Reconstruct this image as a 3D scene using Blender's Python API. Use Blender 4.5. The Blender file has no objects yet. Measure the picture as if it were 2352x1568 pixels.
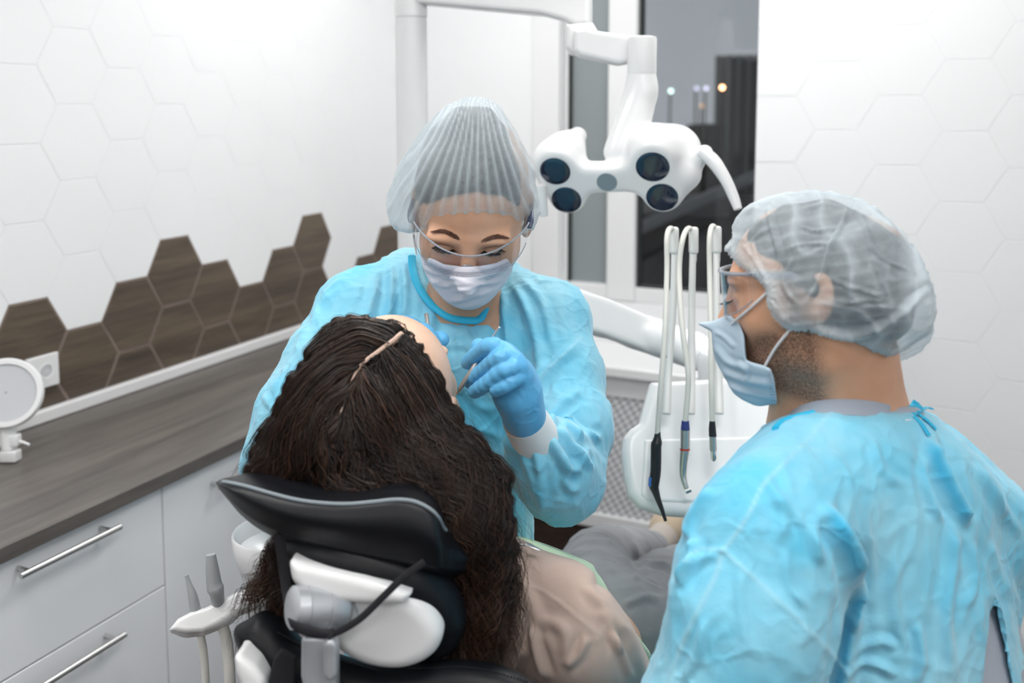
import bpy, math, random
import numpy as np
from mathutils import Vector, Matrix
import openvdb

# ------------------------------------------------------------------ camera, world, light, exposure
CAM_Z = 1.66
FPX, CX, CY = 2287.0, 1176.0, 476.0          # focal length and principal point, pixels of the 2352x1568 frame
PITCH = math.atan((CY - 236.0) / FPX)
scene = bpy.context.scene
cam_data = bpy.data.cameras.new('camera')
cam = bpy.data.objects.new('camera', cam_data)
scene.collection.objects.link(cam)
scene.camera = cam
cam.location = (0, 0, CAM_Z)
cam.rotation_euler = (math.pi / 2 - PITCH, 0, 0)
cam_data.sensor_width = 36.0
cam_data.lens = FPX / 2352 * 36
cam_data.shift_y = -(784 - CY) / 2352
cam_data.clip_start = 0.02
cam_data.clip_end = 500
cam_data.dof.use_dof = True
cam_data.dof.focus_distance = 1.36
cam_data.dof.aperture_fstop = 3.6

world = bpy.data.worlds.new('dusk')
scene.world = world
world.use_nodes = True
wb = world.node_tree.nodes['Background']
wb.inputs[0].default_value = (0.30, 0.33, 0.36, 1)
wb.inputs[1].default_value = 0.92

PANEL_STRENGTH = 12.4
scene.view_settings.view_transform = 'Standard'
scene.view_settings.look = 'None'
scene.view_settings.gamma = 1
scene.view_settings.use_curve_mapping = False
scene.view_settings.exposure = 0.12
scene.cycles.use_denoising = True
scene.cycles.use_adaptive_sampling = True
scene.cycles.adaptive_threshold = 0.05
scene.cycles.max_bounces = 6
scene.cycles.diffuse_bounces = 4
scene.cycles.glossy_bounces = 4
scene.cycles.transmission_bounces = 4
scene.cycles.transparent_max_bounces = 16
scene.cycles.caustics_reflective = False
scene.cycles.caustics_refractive = False
scene.cycles.sample_clamp_indirect = 4.0

_r = np.array([1.0, 0, 0]); _u = np.array([0, math.sin(PITCH), math.cos(PITCH)]); _f = np.array([0, math.cos(PITCH), -math.sin(PITCH)])
EYE = np.array([0, 0, CAM_Z])
def P(u, v, d):
    return EYE + d * ((u - CX) / FPX * _r - (v - CY) / FPX * _u + _f)
def PV(u, v, d): return Vector(P(u, v, d))
def ray(u, v): return (u - CX) / FPX * _r - (v - CY) / FPX * _u + _f
def hit(u, v, p0, n):
    r = ray(u, v); t = np.dot(np.array(p0) - EYE, n) / np.dot(r, n); return EYE + t * r
def project(p):
    q = np.asarray(p, float) - EYE
    d = q @ _f
    return np.stack([CX + FPX * (q @ _r) / d, CY - FPX * (q @ _u) / d, d], -1)
def camdir(x, y, z):
    """direction given as right, up, towards the viewer"""
    v = x * _r + y * _u - z * _f
    return v / np.linalg.norm(v)
def nrm(v):
    v = np.asarray(v, float); return v / np.linalg.norm(v)

def rnd(o, n=72):
    """closed outline smoothed into a curve"""
    P_ = np.asarray(o, float); k = len(P_); out_ = []
    for s_ in np.linspace(0, k, n, endpoint=False):
        i = int(s_) % k; t = s_ - int(s_); a, b, c, d = P_[(i - 1) % k], P_[i], P_[(i + 1) % k], P_[(i + 2) % k]
        out_.append(0.5 * (2 * b + (c - a) * t + (2 * a - 5 * b + 4 * c - d) * t * t + (3 * b - a - 3 * c + d) * t ** 3))
    return np.array(out_)
rng = np.random.default_rng(7)
# ------------------------------------------------------------------ objects
COL = scene.collection
def link(o, parent=None):
    COL.objects.link(o)
    if parent is not None:
        if parent.type == 'EMPTY': bpy.context.view_layer.update()
        o.parent = parent
        o.matrix_parent_inverse = parent.matrix_world.inverted()
    return o
def tag(o, label=None, cat=None, group=None, kind=None):
    if label: o['label'] = label
    if cat: o['category'] = cat
    if group: o['group'] = group
    if kind: o['kind'] = kind
    return o
def empty(name, loc, label, cat, group=None):
    o = bpy.data.objects.new(name, None)
    o.location = loc; o.empty_display_size = 0.05
    link(o); bpy.context.view_layer.update()
    return tag(o, label, cat, group)
def mesh_obj(name, V, F, mat, parent=None, smooth=True, auto=None, kind=None):
    me = bpy.data.meshes.new(name)
    V = np.asarray(V, np.float32)
    if isinstance(F, np.ndarray):
        n, k = F.shape
        me.vertices.add(len(V)); me.vertices.foreach_set('co', V.ravel())
        me.loops.add(n * k); me.loops.foreach_set('vertex_index', F.astype(np.int32).ravel())
        me.polygons.add(n); me.polygons.foreach_set('loop_start', np.arange(0, n * k, k, dtype=np.int32))
        try: me.polygons.foreach_set('loop_total', np.full(n, k, np.int32))
        except Exception: pass
        me.update(calc_edges=True)
    else:
        me.from_pydata([tuple(map(float, v)) for v in V], [], F)
    me.validate()
    if smooth: me.shade_smooth()
    if auto is None and smooth and not isinstance(F, np.ndarray): auto = 42
    if auto is not None:
        me.set_sharp_from_angle(angle=math.radians(auto))
    mats = mat if isinstance(mat, (list, tuple)) else [mat]
    for m in mats: me.materials.append(m)
    o = bpy.data.objects.new(name, me)
    link(o, parent)
    if kind: o['kind'] = kind
    return o
def join(parts):
    """list of (V,F-list) -> one"""
    V, F, b = [], [], 0
    for v, f in parts:
        V += [tuple(x) for x in v]; F += [tuple(int(i) + b for i in q) for q in f]; b += len(v)
    return V, F

def box_geo(c, ax, ay, az, sx, sy, sz, bev=0.0):
    """box centre c, axes, half sizes; chamfered by bev (rounded look)"""
    c = np.asarray(c, float); A = np.array([ax, ay, az], float); S = np.array([sx, sy, sz], float)
    if bev <= 0:
        V = [c + (A.T @ (S * np.array([i, j, k]))) for i in (-1, 1) for j in (-1, 1) for k in (-1, 1)]
        F = [(0, 1, 3, 2), (4, 6, 7, 5), (0, 4, 5, 1), (2, 3, 7, 6), (0, 2, 6, 4), (1, 5, 7, 3)]
        return V, F
    import bmesh
    bm = bmesh.new(); bmesh.ops.create_cube(bm, size=2)
    for v in bm.verts: v.co = Vector((v.co.x * sx, v.co.y * sy, v.co.z * sz))
    bmesh.ops.bevel(bm, geom=bm.edges[:], offset=min(bev, 0.98 * min(sx, sy, sz)), segments=3, profile=0.5, affect='EDGES')
    bm.verts.ensure_lookup_table()
    V = [c + A.T @ np.array(v.co) for v in bm.verts]; F = [tuple(v.index for v in f.verts) for f in bm.faces]
    bm.free(); return V, F
def frame_from(axis, hint=(0, 0, 1)):
    z = nrm(axis); h = np.asarray(hint, float)
    if abs(np.dot(z, nrm(h))) > 0.98: h = np.array([1.0, 0, 0])
    x = nrm(np.cross(h, z)); y = np.cross(z, x)
    return x, y, z
def catmull(pts, n):
    """resample a polyline of k-vectors smoothly to n points"""
    p = np.asarray(pts, float)
    if len(p) == 2:
        t = np.linspace(0, 1, n)[:, None]; return p[0] * (1 - t) + p[1] * t
    d = np.r_[0, np.cumsum(np.maximum(np.linalg.norm(np.diff(p[:, :3], axis=0), axis=1), 1e-6))]
    e = np.vstack([2 * p[0] - p[1], p, 2 * p[-1] - p[-2]])
    s = np.linspace(0, d[-1], n)
    i = np.clip(np.searchsorted(d, s, 'right') - 1, 0, len(p) - 2)
    t = ((s - d[i]) / (d[i + 1] - d[i]))[:, None]
    p0, p1, p2, p3 = e[i], e[i + 1], e[i + 2], e[i + 3]
    return 0.5 * (2 * p1 + (-p0 + p2) * t + (2 * p0 - 5 * p1 + 4 * p2 - p3) * t ** 2 + (-p0 + 3 * p1 - 3 * p2 + p3) * t ** 3)
def tube_geo(pts, r, n=12, seg=None, cap=True, flat=None, hint=(0, 0, 1)):
    """tube along pts; r scalar or list of radii; flat=(w,t) multiplies the two cross axes"""
    p = np.asarray(pts, float); k = len(p)
    r = np.full(k, r, float) if np.isscalar(r) else np.asarray(r, float)
    q = np.column_stack([p, r])
    if seg: q = catmull(q, seg)
    p, r = q[:, :3], q[:, 3]; k = len(p)
    T = np.gradient(p, axis=0); T /= np.maximum(np.linalg.norm(T, axis=1)[:, None], 1e-9)
    x, y, _ = frame_from(T[0], hint)
    V = []
    a = np.linspace(0, 2 * math.pi, n, endpoint=False)
    fl = flat or (1, 1)
    for i in range(k):
        x = x - T[i] * np.dot(x, T[i]); x = nrm(x); y = np.cross(T[i], x)
        V.append(p[i] + r[i] * (np.cos(a)[:, None] * x * fl[0] + np.sin(a)[:, None] * y * fl[1]))
    V = np.vstack(V)
    F = [(i * n + j, i * n + (j + 1) % n, (i + 1) * n + (j + 1) % n, (i + 1) * n + j) for i in range(k - 1) for j in range(n)]
    if cap: F += [tuple(range(n - 1, -1, -1)), tuple((k - 1) * n + j for j in range(n))]
    return V, F
def lathe_geo(c, axis, prof, n=32, hint=(0, 0, 1)):
    """prof: list of (height along axis, radius)"""
    x, y, z = frame_from(axis, hint); c = np.asarray(c, float)
    a = np.linspace(0, 2 * math.pi, n, endpoint=False)
    V = np.vstack([c + z * h + max(r, 1e-5) * (np.cos(a)[:, None] * x + np.sin(a)[:, None] * y) for h, r in prof])
    k = len(prof)
    F = [(i * n + j, i * n + (j + 1) % n, (i + 1) * n + (j + 1) % n, (i + 1) * n + j) for i in range(k - 1) for j in range(n)]
    F += [tuple(range(n - 1, -1, -1)), tuple((k - 1) * n + j for j in range(n))]
    return V, F

# ------------------------------------------------------------------ noise
def _hash(ix, iy, iz):
    h = (ix * 374761393 + iy * 668265263 + iz * 2147483647 + 1274126177) & 0xFFFFFFFF
    h = ((h ^ (h >> 13)) * 1274126177) & 0xFFFFFFFF
    return ((h ^ (h >> 16)) & 0xFFFF) / 65535.0 * 2 - 1
def vnoise(p, f=1.0, seed=0):
    p = np.asarray(p, float) * f + seed * 17.31
    i = np.floor(p).astype(np.int64); t = p - i; t = t * t * t * (t * (t * 6 - 15) + 10)
    o = 0
    for a in (0, 1):
        wx = t[:, 0] if a else 1 - t[:, 0]
        for b in (0, 1):
            wy = t[:, 1] if b else 1 - t[:, 1]
            for c in (0, 1):
                wz = t[:, 2] if c else 1 - t[:, 2]
                o = o + wx * wy * wz * _hash(i[:, 0] + a, i[:, 1] + b, i[:, 2] + c)
    return o
def fbm(p, f, octv=3, seed=0):
    s, a = 0, 1.0
    for k in range(octv): s = s + a * vnoise(p, f * 2 ** k, seed + k); a *= 0.5
    return s
def crumple(p, f, seed=0, warp=0.25):
    """sharp thin creases between soft facets, 0..1 (1 on the crease)"""
    p = np.asarray(p, float)
    w = np.stack([vnoise(p, f * 0.8, seed + s) for s in (5, 6, 7)], 1) * warp / f
    q = p + w
    r = 1 - np.abs(vnoise(q, f, seed)) * 2.6
    r2 = 1 - np.abs(vnoise(q[:, [1, 2, 0]], f * 1.7, seed + 3)) * 2.6
    return np.clip(r, 0, 1) ** 2 + 0.5 * np.clip(r2, 0, 1) ** 2

# ------------------------------------------------------------------ signed distance modelling
class Field:
    def __init__(s): s.pr = []
    def add(s, fn, lo, hi, k=0.01, op='u'):
        s.pr.append((fn, np.minimum(lo, hi), np.maximum(lo, hi), k, op)); return s
    def cone(s, a, b, ra, rb, k=0.01, op='u'):
        a = np.asarray(a, float); b = np.asarray(b, float); ba = b - a; L = max(ba @ ba, 1e-12)
        def fn(p):
            t = np.clip((p - a) @ ba / L, 0, 1)
            return np.linalg.norm(p - a - t[:, None] * ba, axis=1) - (ra + (rb - ra) * t)
        m = max(ra, rb)
        return s.add(fn, np.minimum(a, b) - m, np.maximum(a, b) + m, k, op)
    def chain(s, pts, rs, k=0.01, op='u', seg=None):
        q = np.column_stack([np.asarray(pts, float), rs])
        if seg: q = catmull(q, seg)
        for i in range(len(q) - 1): s.cone(q[i, :3], q[i + 1, :3], q[i, 3], q[i + 1, 3], k, op)
        return s
    def ell(s, c, r, R=None, k=0.01, op='u'):
        c = np.asarray(c, float); r = np.asarray(r, float) * np.ones(3)
        R = np.eye(3) if R is None else np.asarray(R, float)   # rows = axes
        def fn(p):
            q = (p - c) @ R.T
            k0 = np.linalg.norm(q / r, axis=1); k1 = np.linalg.norm(q / (r * r), axis=1)
            return np.where(k1 > 1e-9, k0 * (k0 - 1) / np.maximum(k1, 1e-9), -r.min())
        e = np.sqrt(((R * r[:, None]) ** 2).sum(0))
        return s.add(fn, c - e, c + e, k, op)
    def box(s, c, h, R=None, rad=0.005, k=0.01, op='u'):
        c = np.asarray(c, float); h = np.asarray(h, float); R = np.eye(3) if R is None else np.asarray(R, float)
        def fn(p):
            q = np.abs((p - c) @ R.T) - (h - rad)
            return np.linalg.norm(np.maximum(q, 0), axis=1) + np.minimum(q.max(1), 0) - rad
        e = (np.abs(R) * h[:, None]).sum(0)
        return s.add(fn, c - e, c + e, k, op)
    def econe(s, a, b, wa, ta, wb, tb, lat, k=0.02, op='u'):
        """limb/torso piece of elliptical section: half width w along lat, half thickness t across"""
        a = np.asarray(a, float); b = np.asarray(b, float); z = b - a; L = np.linalg.norm(z); z = z / L
        x = nrm(np.asarray(lat, float) - z * np.dot(lat, z)); y = np.cross(z, x)
        def fn(p):
            q = p - a; h = q @ z; t = np.clip(h / L, 0, 1); w = wa + (wb - wa) * t; th = ta + (tb - ta) * t
            e = h - t * L
            m = np.minimum(w, th)
            r = np.sqrt((q @ x / w) ** 2 + (q @ y / th) ** 2 + (e / m) ** 2)
            g = np.sqrt((q @ x / w ** 2) ** 2 + (q @ y / th ** 2) ** 2 + (e / m ** 2) ** 2)
            return np.where(g > 1e-9, r * (r - 1) / np.maximum(g, 1e-9), -m)
        m = max(wa, ta, wb, tb)
        return s.add(fn, np.minimum(a, b) - m, np.maximum(a, b) + m, k, op)
    def slab(s, outline, d, ht, rad=0.006, n=None, tilt=None, k=0.01, op='u', c=None, dome=0.0, persp=None):
        """outline (px of the frame, laid on a plane at distance d) given real thickness ht*2 with rounded edges"""
        o = np.asarray(outline, float); cu, cv = c or (o[:, 0].mean(), o[:, 1].mean())
        p0 = P(cu, cv, d); nn = nrm(n if n is not None else -_f)
        W3 = np.array([hit(u, v, p0, nn) for u, v in o])
        x = nrm(np.cross(np.array([0, 0, 1.0]), nn)); y = np.cross(nn, x)
        q2 = np.stack([(W3 - p0) @ x, (W3 - p0) @ y], 1)
        ext = np.abs(q2).max(); persp = (op == 'i') if persp is None else persp; dn = p0 @ nn - EYE @ nn
        def fn(p):
            r = p - p0; z = r @ nn
            if persp:
                kk = dn / np.minimum((p - EYE) @ nn, -0.05); kk = np.clip(kk, 0.2, 5); rr_ = EYE + (p - EYE) * kk[:, None] - p0; u2 = np.stack([rr_ @ x, rr_ @ y], 1)
            else: u2 = np.stack([r @ x, r @ y], 1)
            best = np.full(len(p), 1e9); ins = np.zeros(len(p), bool)
            for i in range(len(q2)):
                a, b = q2[i], q2[(i + 1) % len(q2)]; ab = b - a
                t = np.clip((u2 - a) @ ab / max(ab @ ab, 1e-12), 0, 1)
                best = np.minimum(best, ((u2 - a - t[:, None] * ab) ** 2).sum(1))
                cnd = (a[1] > u2[:, 1]) != (b[1] > u2[:, 1])
                den = b[1] - a[1] if abs(b[1] - a[1]) > 1e-12 else 1e-12
                ins ^= cnd & (u2[:, 0] < (b[0] - a[0]) * (u2[:, 1] - a[1]) / den + a[0])
            sd = np.where(ins, -np.sqrt(best), np.sqrt(best))
            if persp: sd = sd / kk
            z = z - dome * np.clip(-sd / (0.6 * ext), 0, 1) ** 0.6 if dome else z
            dd = np.stack([sd + rad, np.abs(z) - ht + rad], 1)
            return np.linalg.norm(np.maximum(dd, 0), axis=1) + np.minimum(dd.max(1), 0) - rad
        m = ht + abs(dome) + 0.005
        return s.add(fn, W3.min(0) - m, W3.max(0) + m, k, op)
    @staticmethod
    def _mix(A, d, k, op):
        if op == 'u':
            h = np.clip(0.5 + 0.5 * (A - d) / k, 0, 1); return A * (1 - h) + d * h - k * h * (1 - h)
        if op == 's':
            h = np.clip(0.5 - 0.5 * (A + d) / k, 0, 1); return A * (1 - h) - d * h + k * h * (1 - h)
        h = np.clip(0.5 - 0.5 * (A - d) / k, 0, 1); return A * (1 - h) + d * h + k * h * (1 - h)   # 'i'
    def value(s, p, near=None):
        A = np.full(len(p), 9.0)
        for fn, lo, hi, k, op in s.pr:
            if near is None or op == 'i': A = s._mix(A, fn(p), k, op)
            else:
                m = ((p > lo - k - near) & (p < hi + k + near)).all(1)
                if m.any(): A[m] = s._mix(A[m], fn(p[m]), k, op)
        return A
    def mesh(s, h, lo=None, hi=None, proj=1):
        U = [q for q in s.pr if q[4] == 'u']
        L = np.min([q[1] for q in U], 0) - 3 * h; H = np.max([q[2] for q in U], 0) + 3 * h
        if lo is not None: L = np.maximum(L, lo)
        if hi is not None: H = np.minimum(H, hi)
        n = np.ceil((H - L) / h).astype(int) + 1
        A = np.full(n, 9.0, np.float32)
        for fn, a, b, k, op in s.pr:
            pad = k + 2.5 * h
            i0 = np.clip(np.floor((a - pad - L) / h).astype(int), 0, n); i1 = np.clip(np.ceil((b + pad - L) / h).astype(int) + 1, 0, n)
            if op == 'i': i0, i1 = np.zeros(3, int), n
            if (i1 <= i0).any(): continue
            sl = tuple(slice(x, y) for x, y in zip(i0, i1))
            if op == 'i':
                ii = np.argwhere(A < 4 * h); g = L + ii * h; out = np.empty(len(g), np.float32)
                for c in range(0, len(g), 1000000): out[c:c + 1000000] = fn(g[c:c + 1000000])
                t3 = tuple(ii.T); A[t3] = s._mix(A[t3], out, k, op); continue
            g = np.stack(np.meshgrid(*[L[j] + h * np.arange(i0[j], i1[j]) for j in range(3)], indexing='ij'), -1).reshape(-1, 3)
            out = np.empty(len(g), np.float32)
            for c in range(0, len(g), 2000000): out[c:c + 2000000] = fn(g[c:c + 2000000])
            A[sl] = s._mix(A[sl], out.reshape(A[sl].shape), k, op)
        A = np.clip(A, -4 * h, 4 * h)
        gr = openvdb.FloatGrid(background=4 * h); gr.copyFromArray(A)
        pts, quads = gr.convertToQuads(isovalue=0.0)
        V = np.asarray(pts, float) * h + L; Q = np.asarray(quads)
        for _ in range(proj):
            d = s.value(V, 3 * h); e = h * 0.4
            G = np.stack([(s.value(V + np.eye(3)[j] * e, 3 * h) - d) / e for j in range(3)], 1)
            V = V - G * (np.clip(d, -h, h) / np.maximum((G * G).sum(1), 0.2))[:, None]
        # outward orientation
        c = V[Q]; nn = np.cross(c[:, 2] - c[:, 0], c[:, 3] - c[:, 1]); mid = c.mean(1)
        smp = rng.choice(len(Q), min(400, len(Q)), replace=False)
        nl = nn[smp] / np.maximum(np.linalg.norm(nn[smp], axis=1)[:, None], 1e-12)
        if (s.value(mid[smp] + nl * h * 0.5) - s.value(mid[smp] - nl * h * 0.5)).sum() < 0: Q = Q[:, ::-1]
        return V, Q
def normals(V, Q):
    c = V[Q]; nn = np.cross(c[:, 2] - c[:, 0], c[:, -1] - c[:, 1])
    N = np.zeros_like(V)
    for j in range(Q.shape[1]): np.add.at(N, Q[:, j], nn)
    return N / np.maximum(np.linalg.norm(N, axis=1)[:, None], 1e-12)
def relax(V, Q, it=3, lam=0.5, mask=None):
    E = np.vstack([Q[:, [i, (i + 1) % Q.shape[1]]] for i in range(Q.shape[1])])
    deg = np.zeros(len(V)); np.add.at(deg, E[:, 0], 1); np.add.at(deg, E[:, 1], 1)
    for _ in range(it):
        S = np.zeros_like(V); np.add.at(S, E[:, 0], V[E[:, 1]]); np.add.at(S, E[:, 1], V[E[:, 0]])
        D = (S / np.maximum(deg, 1)[:, None] - V) * lam
        if mask is not None: D *= mask[:, None]
        V = V + D
    return V
def keep_faces(V, Q, fm):
    Q = Q[fm]; used = np.unique(Q); mp = np.full(len(V), -1); mp[used] = np.arange(len(used))
    return V[used], mp[Q], used
def seg_dist(uv, poly):
    """distance to a 2d polyline and position 0..1 along it"""
    best = np.full(len(uv), 1e9); pos = np.zeros(len(uv)); poly = np.asarray(poly, float)
    L = np.r_[0, np.cumsum(np.linalg.norm(np.diff(poly, axis=0), axis=1))]
    sgn = np.zeros(len(uv))
    for i in range(len(poly) - 1):
        a, b = poly[i], poly[i + 1]; ab = b - a
        t = np.clip((uv - a) @ ab / (ab @ ab), 0, 1); e = uv - a - t[:, None] * ab
        d = np.linalg.norm(e, axis=1); m = d < best
        best = np.where(m, d, best); pos = np.where(m, (L[i] + t * (L[i + 1] - L[i])) / L[-1], pos)
        sgn = np.where(m, np.sign(ab[0] * e[:, 1] - ab[1] * e[:, 0]), sgn)
    return best, pos, sgn
def folds(V, N, specs):
    """cloth folds drawn along lines on the front of the cloth: (polyline px, width px, height m)"""
    pr = project(V); facing = np.clip((EYE - V) / np.linalg.norm(EYE - V, axis=1)[:, None], -1, 1)
    fr = np.clip(((facing * N).sum(1)) * 3, 0, 1)
    out = np.zeros(len(V)); lines = np.zeros(len(V))
    for sp in specs:
        poly, w, a = sp[:3]
        q = catmull(np.asarray(poly, float), 24) if len(poly) > 2 else np.asarray(poly, float)
        d, t, sg = seg_dist(pr[:, :2], q)
        env = np.clip(np.minimum(t, 1 - t) * 6, 0, 1)
        x = d / w
        lk = sp[3] if len(sp) > 3 else min(0.9, max(0.12, (a - 0.003) / 0.009))
        out += a * env * fr * np.exp(-x * x * 1.5) - a * 0.35 * env * fr * np.exp(-((x - 1.6) ** 2) * 2)
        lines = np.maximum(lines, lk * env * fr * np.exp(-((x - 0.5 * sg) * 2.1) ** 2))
    return out, lines
def set_attr(o, name, val):
    at = o.data.attributes.new(name, 'FLOAT', 'POINT'); at.data.foreach_set('value', np.asarray(val, np.float32))

# ------------------------------------------------------------------ materials
def srgb(r, g, b):
    f = lambda c: ((c / 255) / 12.92 if c / 255 <= 0.04045 else ((c / 255 + 0.055) / 1.055) ** 2.4)
    return (f(r), f(g), f(b), 1)
def mat(name, col, rough=0.5, metal=0.0, spec=0.5, **kw):
    m = bpy.data.materials.new(name); m.use_nodes = True
    b = m.node_tree.nodes['Principled BSDF']
    b.inputs['Base Color'].default_value = col; b.inputs['Roughness'].default_value = rough
    b.inputs['Metallic'].default_value = metal; b.inputs['Specular IOR Level'].default_value = spec
    for k, v in kw.items():
        b.inputs[k.replace('_', ' ')].default_value = v
    return m
class NT:
    def __init__(s, m): s.t = m.node_tree; s.b = s.t.nodes.get('Principled BSDF'); s.out = s.t.nodes['Material Output']
    def n(s, typ, **kw):
        x = s.t.nodes.new(typ)
        for k, v in kw.items(): setattr(x, k, v)
        return x
    def l(s, a, b): s.t.links.new(a, b)
    def coord(s, kind='Object', scale=(1, 1, 1), rot=(0, 0, 0)):
        c = s.n('ShaderNodeTexCoord'); m = s.n('ShaderNodeMapping')
        m.inputs['Scale'].default_value = scale; m.inputs['Rotation'].default_value = rot
        s.l(c.outputs[kind], m.inputs[0]); return m.outputs[0]
    def noise(s, vec, scale, detail=3, rough=0.5, dist=0.0):
        x = s.n('ShaderNodeTexNoise'); x.inputs['Scale'].default_value = scale; x.inputs['Detail'].default_value = detail
        x.inputs['Roughness'].default_value = rough; x.inputs['Distortion'].default_value = dist; s.l(vec, x.inputs['Vector']); return x.outputs['Fac']
    def ramp(s, fac, stops):
        r = s.n('ShaderNodeValToRGB'); e = r.color_ramp.elements
        while len(e) < len(stops): e.new(0.5)
        for el, (p, c) in zip(e, stops): el.position = p; el.color = c
        s.l(fac, r.inputs[0]); return r.outputs[0]
    def mix(s, fac, a, b):
        m = s.n('ShaderNodeMix', data_type='RGBA')
        for sock, val in ((m.inputs[0], fac), (m.inputs[6], a), (m.inputs[7], b)):
            if hasattr(val, 'is_linked'): s.l(val, sock)
            else: sock.default_value = val
        return m.outputs[2]
    def math(s, op, a, b=None):
        m = s.n('ShaderNodeMath', operation=op)
        for sock, val in ((m.inputs[0], a), (m.inputs[1], b)):
            if val is None: continue
            if hasattr(val, 'is_linked'): s.l(val, sock)
            else: sock.default_value = val
        return m.outputs[0]
    def attr(s, name):
        a = s.n('ShaderNodeAttribute'); a.attribute_name = name; return a.outputs['Fac']
    def bump(s, h, strength=0.3, dist=0.002, to=None):
        b = s.n('ShaderNodeBump'); b.inputs['Strength'].default_value = strength; b.inputs['Distance'].default_value = dist
        s.l(h, b.inputs['Height']); s.l(b.outputs[0], (to or s.b).inputs['Normal']); return b

M = {}
M['wall'] = mat('white_tile', (0.88, 0.895, 0.905, 1), 0.28)
M['grout'] = mat('grout', (0.84, 0.85, 0.86, 1), 0.5)
M['paint'] = mat('white_paint', (0.86, 0.87, 0.88, 1), 0.55)
M['plastic'] = mat('white_plastic', (0.80, 0.805, 0.81, 1), 0.22)
M['tray'] = mat('tray_white', (0.92, 0.925, 0.93, 1), 0.25)
M['plastic_warm'] = mat('white_enamel', (0.80, 0.80, 0.78, 1), 0.35)
M['cab'] = mat('cabinet_white', (0.90, 0.91, 0.935, 1), 0.3)
M['steel'] = mat('brushed_steel', (0.62, 0.62, 0.61, 1), 0.32, 1.0)
M['chrome'] = mat('chrome', (0.8, 0.8, 0.8, 1), 0.15, 1.0)
M['silver'] = mat('silver_paint', (0.50, 0.52, 0.55, 1), 0.36, 0.55)
M['greyplastic'] = mat('grey_plastic', (0.36, 0.38, 0.39, 1), 0.45)
M['hose'] = mat('ivory_hose', (0.72, 0.71, 0.66, 1), 0.4)
M['blackp'] = mat('black_plastic', (0.018, 0.018, 0.022, 1), 0.3)
M['navy'] = mat('navy_plastic', (0.03, 0.05, 0.22, 1), 0.4)
M['floor'] = mat('dark_floor', (0.05, 0.035, 0.03, 1), 0.5)
M['grout_dark'] = mat('tan_grout', (0.23, 0.18, 0.155, 1), 0.8)
def wood(name, c1, c2, scale, rough=0.45, rot=(0, 0, 0)):
    m = mat(name, c1, rough); t = NT(m)
    v = t.coord('Object', scale, rot)
    f = t.noise(v, 1.0, 6, 0.62, 0.6); f2 = t.noise(v, 0.23, 3, 0.5, 0.2)
    s = t.math('ADD', t.math('MULTIPLY', f, 0.55), t.math('MULTIPLY', f2, 0.45))
    t.l(t.ramp(s, [(0.30, c1), (0.70, c2)]), t.b.inputs['Base Color'])
    t.bump(f, 0.08, 0.001)
    return m
# ------------------------------------------------------------------ room frame: origin in the far left corner, a to the right, b towards the camera
TH = math.radians(24.8)
uL = np.array([math.sin(TH), math.cos(TH), 0]); vR = np.array([math.cos(TH), -math.sin(TH), 0]); zz = np.array([0, 0, 1.0])
B0 = P(350, 880, 1.0); B0 = EYE + (B0 - EYE) * ((0.88 - CAM_Z) / (B0 - EYE)[2])       # back edge of the worktop
_t = None
for t in np.linspace(0, 4, 4001):
    if project([B0 + t * uL])[0][0] > 945: _t = t; break
CORNER = np.array([*(B0 + _t * uL)[:2], 0])
nL = vR; nB = -uL
def R(a, b, z): return CORNER + a * vR - b * uL + np.array([0, 0, z])
def toroom(p):
    q = np.asarray(p) - CORNER; return np.array([q @ vR, -(q @ uL), q[2]])
ROOM = Matrix(((vR[0], uL[0], 0, CORNER[0]), (vR[1], uL[1], 0, CORNER[1]), (0, 0, 1, 0), (0, 0, 0, 1)))
def localise(o, Mx=ROOM):
    """give the object the room's axes so its material grain runs along the room"""
    inv = Mx.inverted() if o.parent is None else (Mx.inverted())
    o.data.transform(inv @ o.matrix_world)
    o.matrix_world = Mx
    return o
def rbox(a0, a1, b0, b1, z0, z1, bev=0.0):
    return box_geo(R((a0 + a1) / 2, (b0 + b1) / 2, (z0 + z1) / 2), vR, uL, zz, abs(a1 - a0) / 2, abs(b1 - b0) / 2, abs(z1 - z0) / 2, bev)
RA, RB, RH = 4.6, 7.0, 2.75
M['wood_dark'] = wood('dark_oak_tile', srgb(60, 52, 45), srgb(112, 98, 82), (3.0, 4.0, 55.0), 0.5)
M['wood_top'] = wood('worktop_oak', srgb(66, 62, 60), srgb(118, 112, 106), (42.0, 3.0, 20.0), 0.42)

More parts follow.
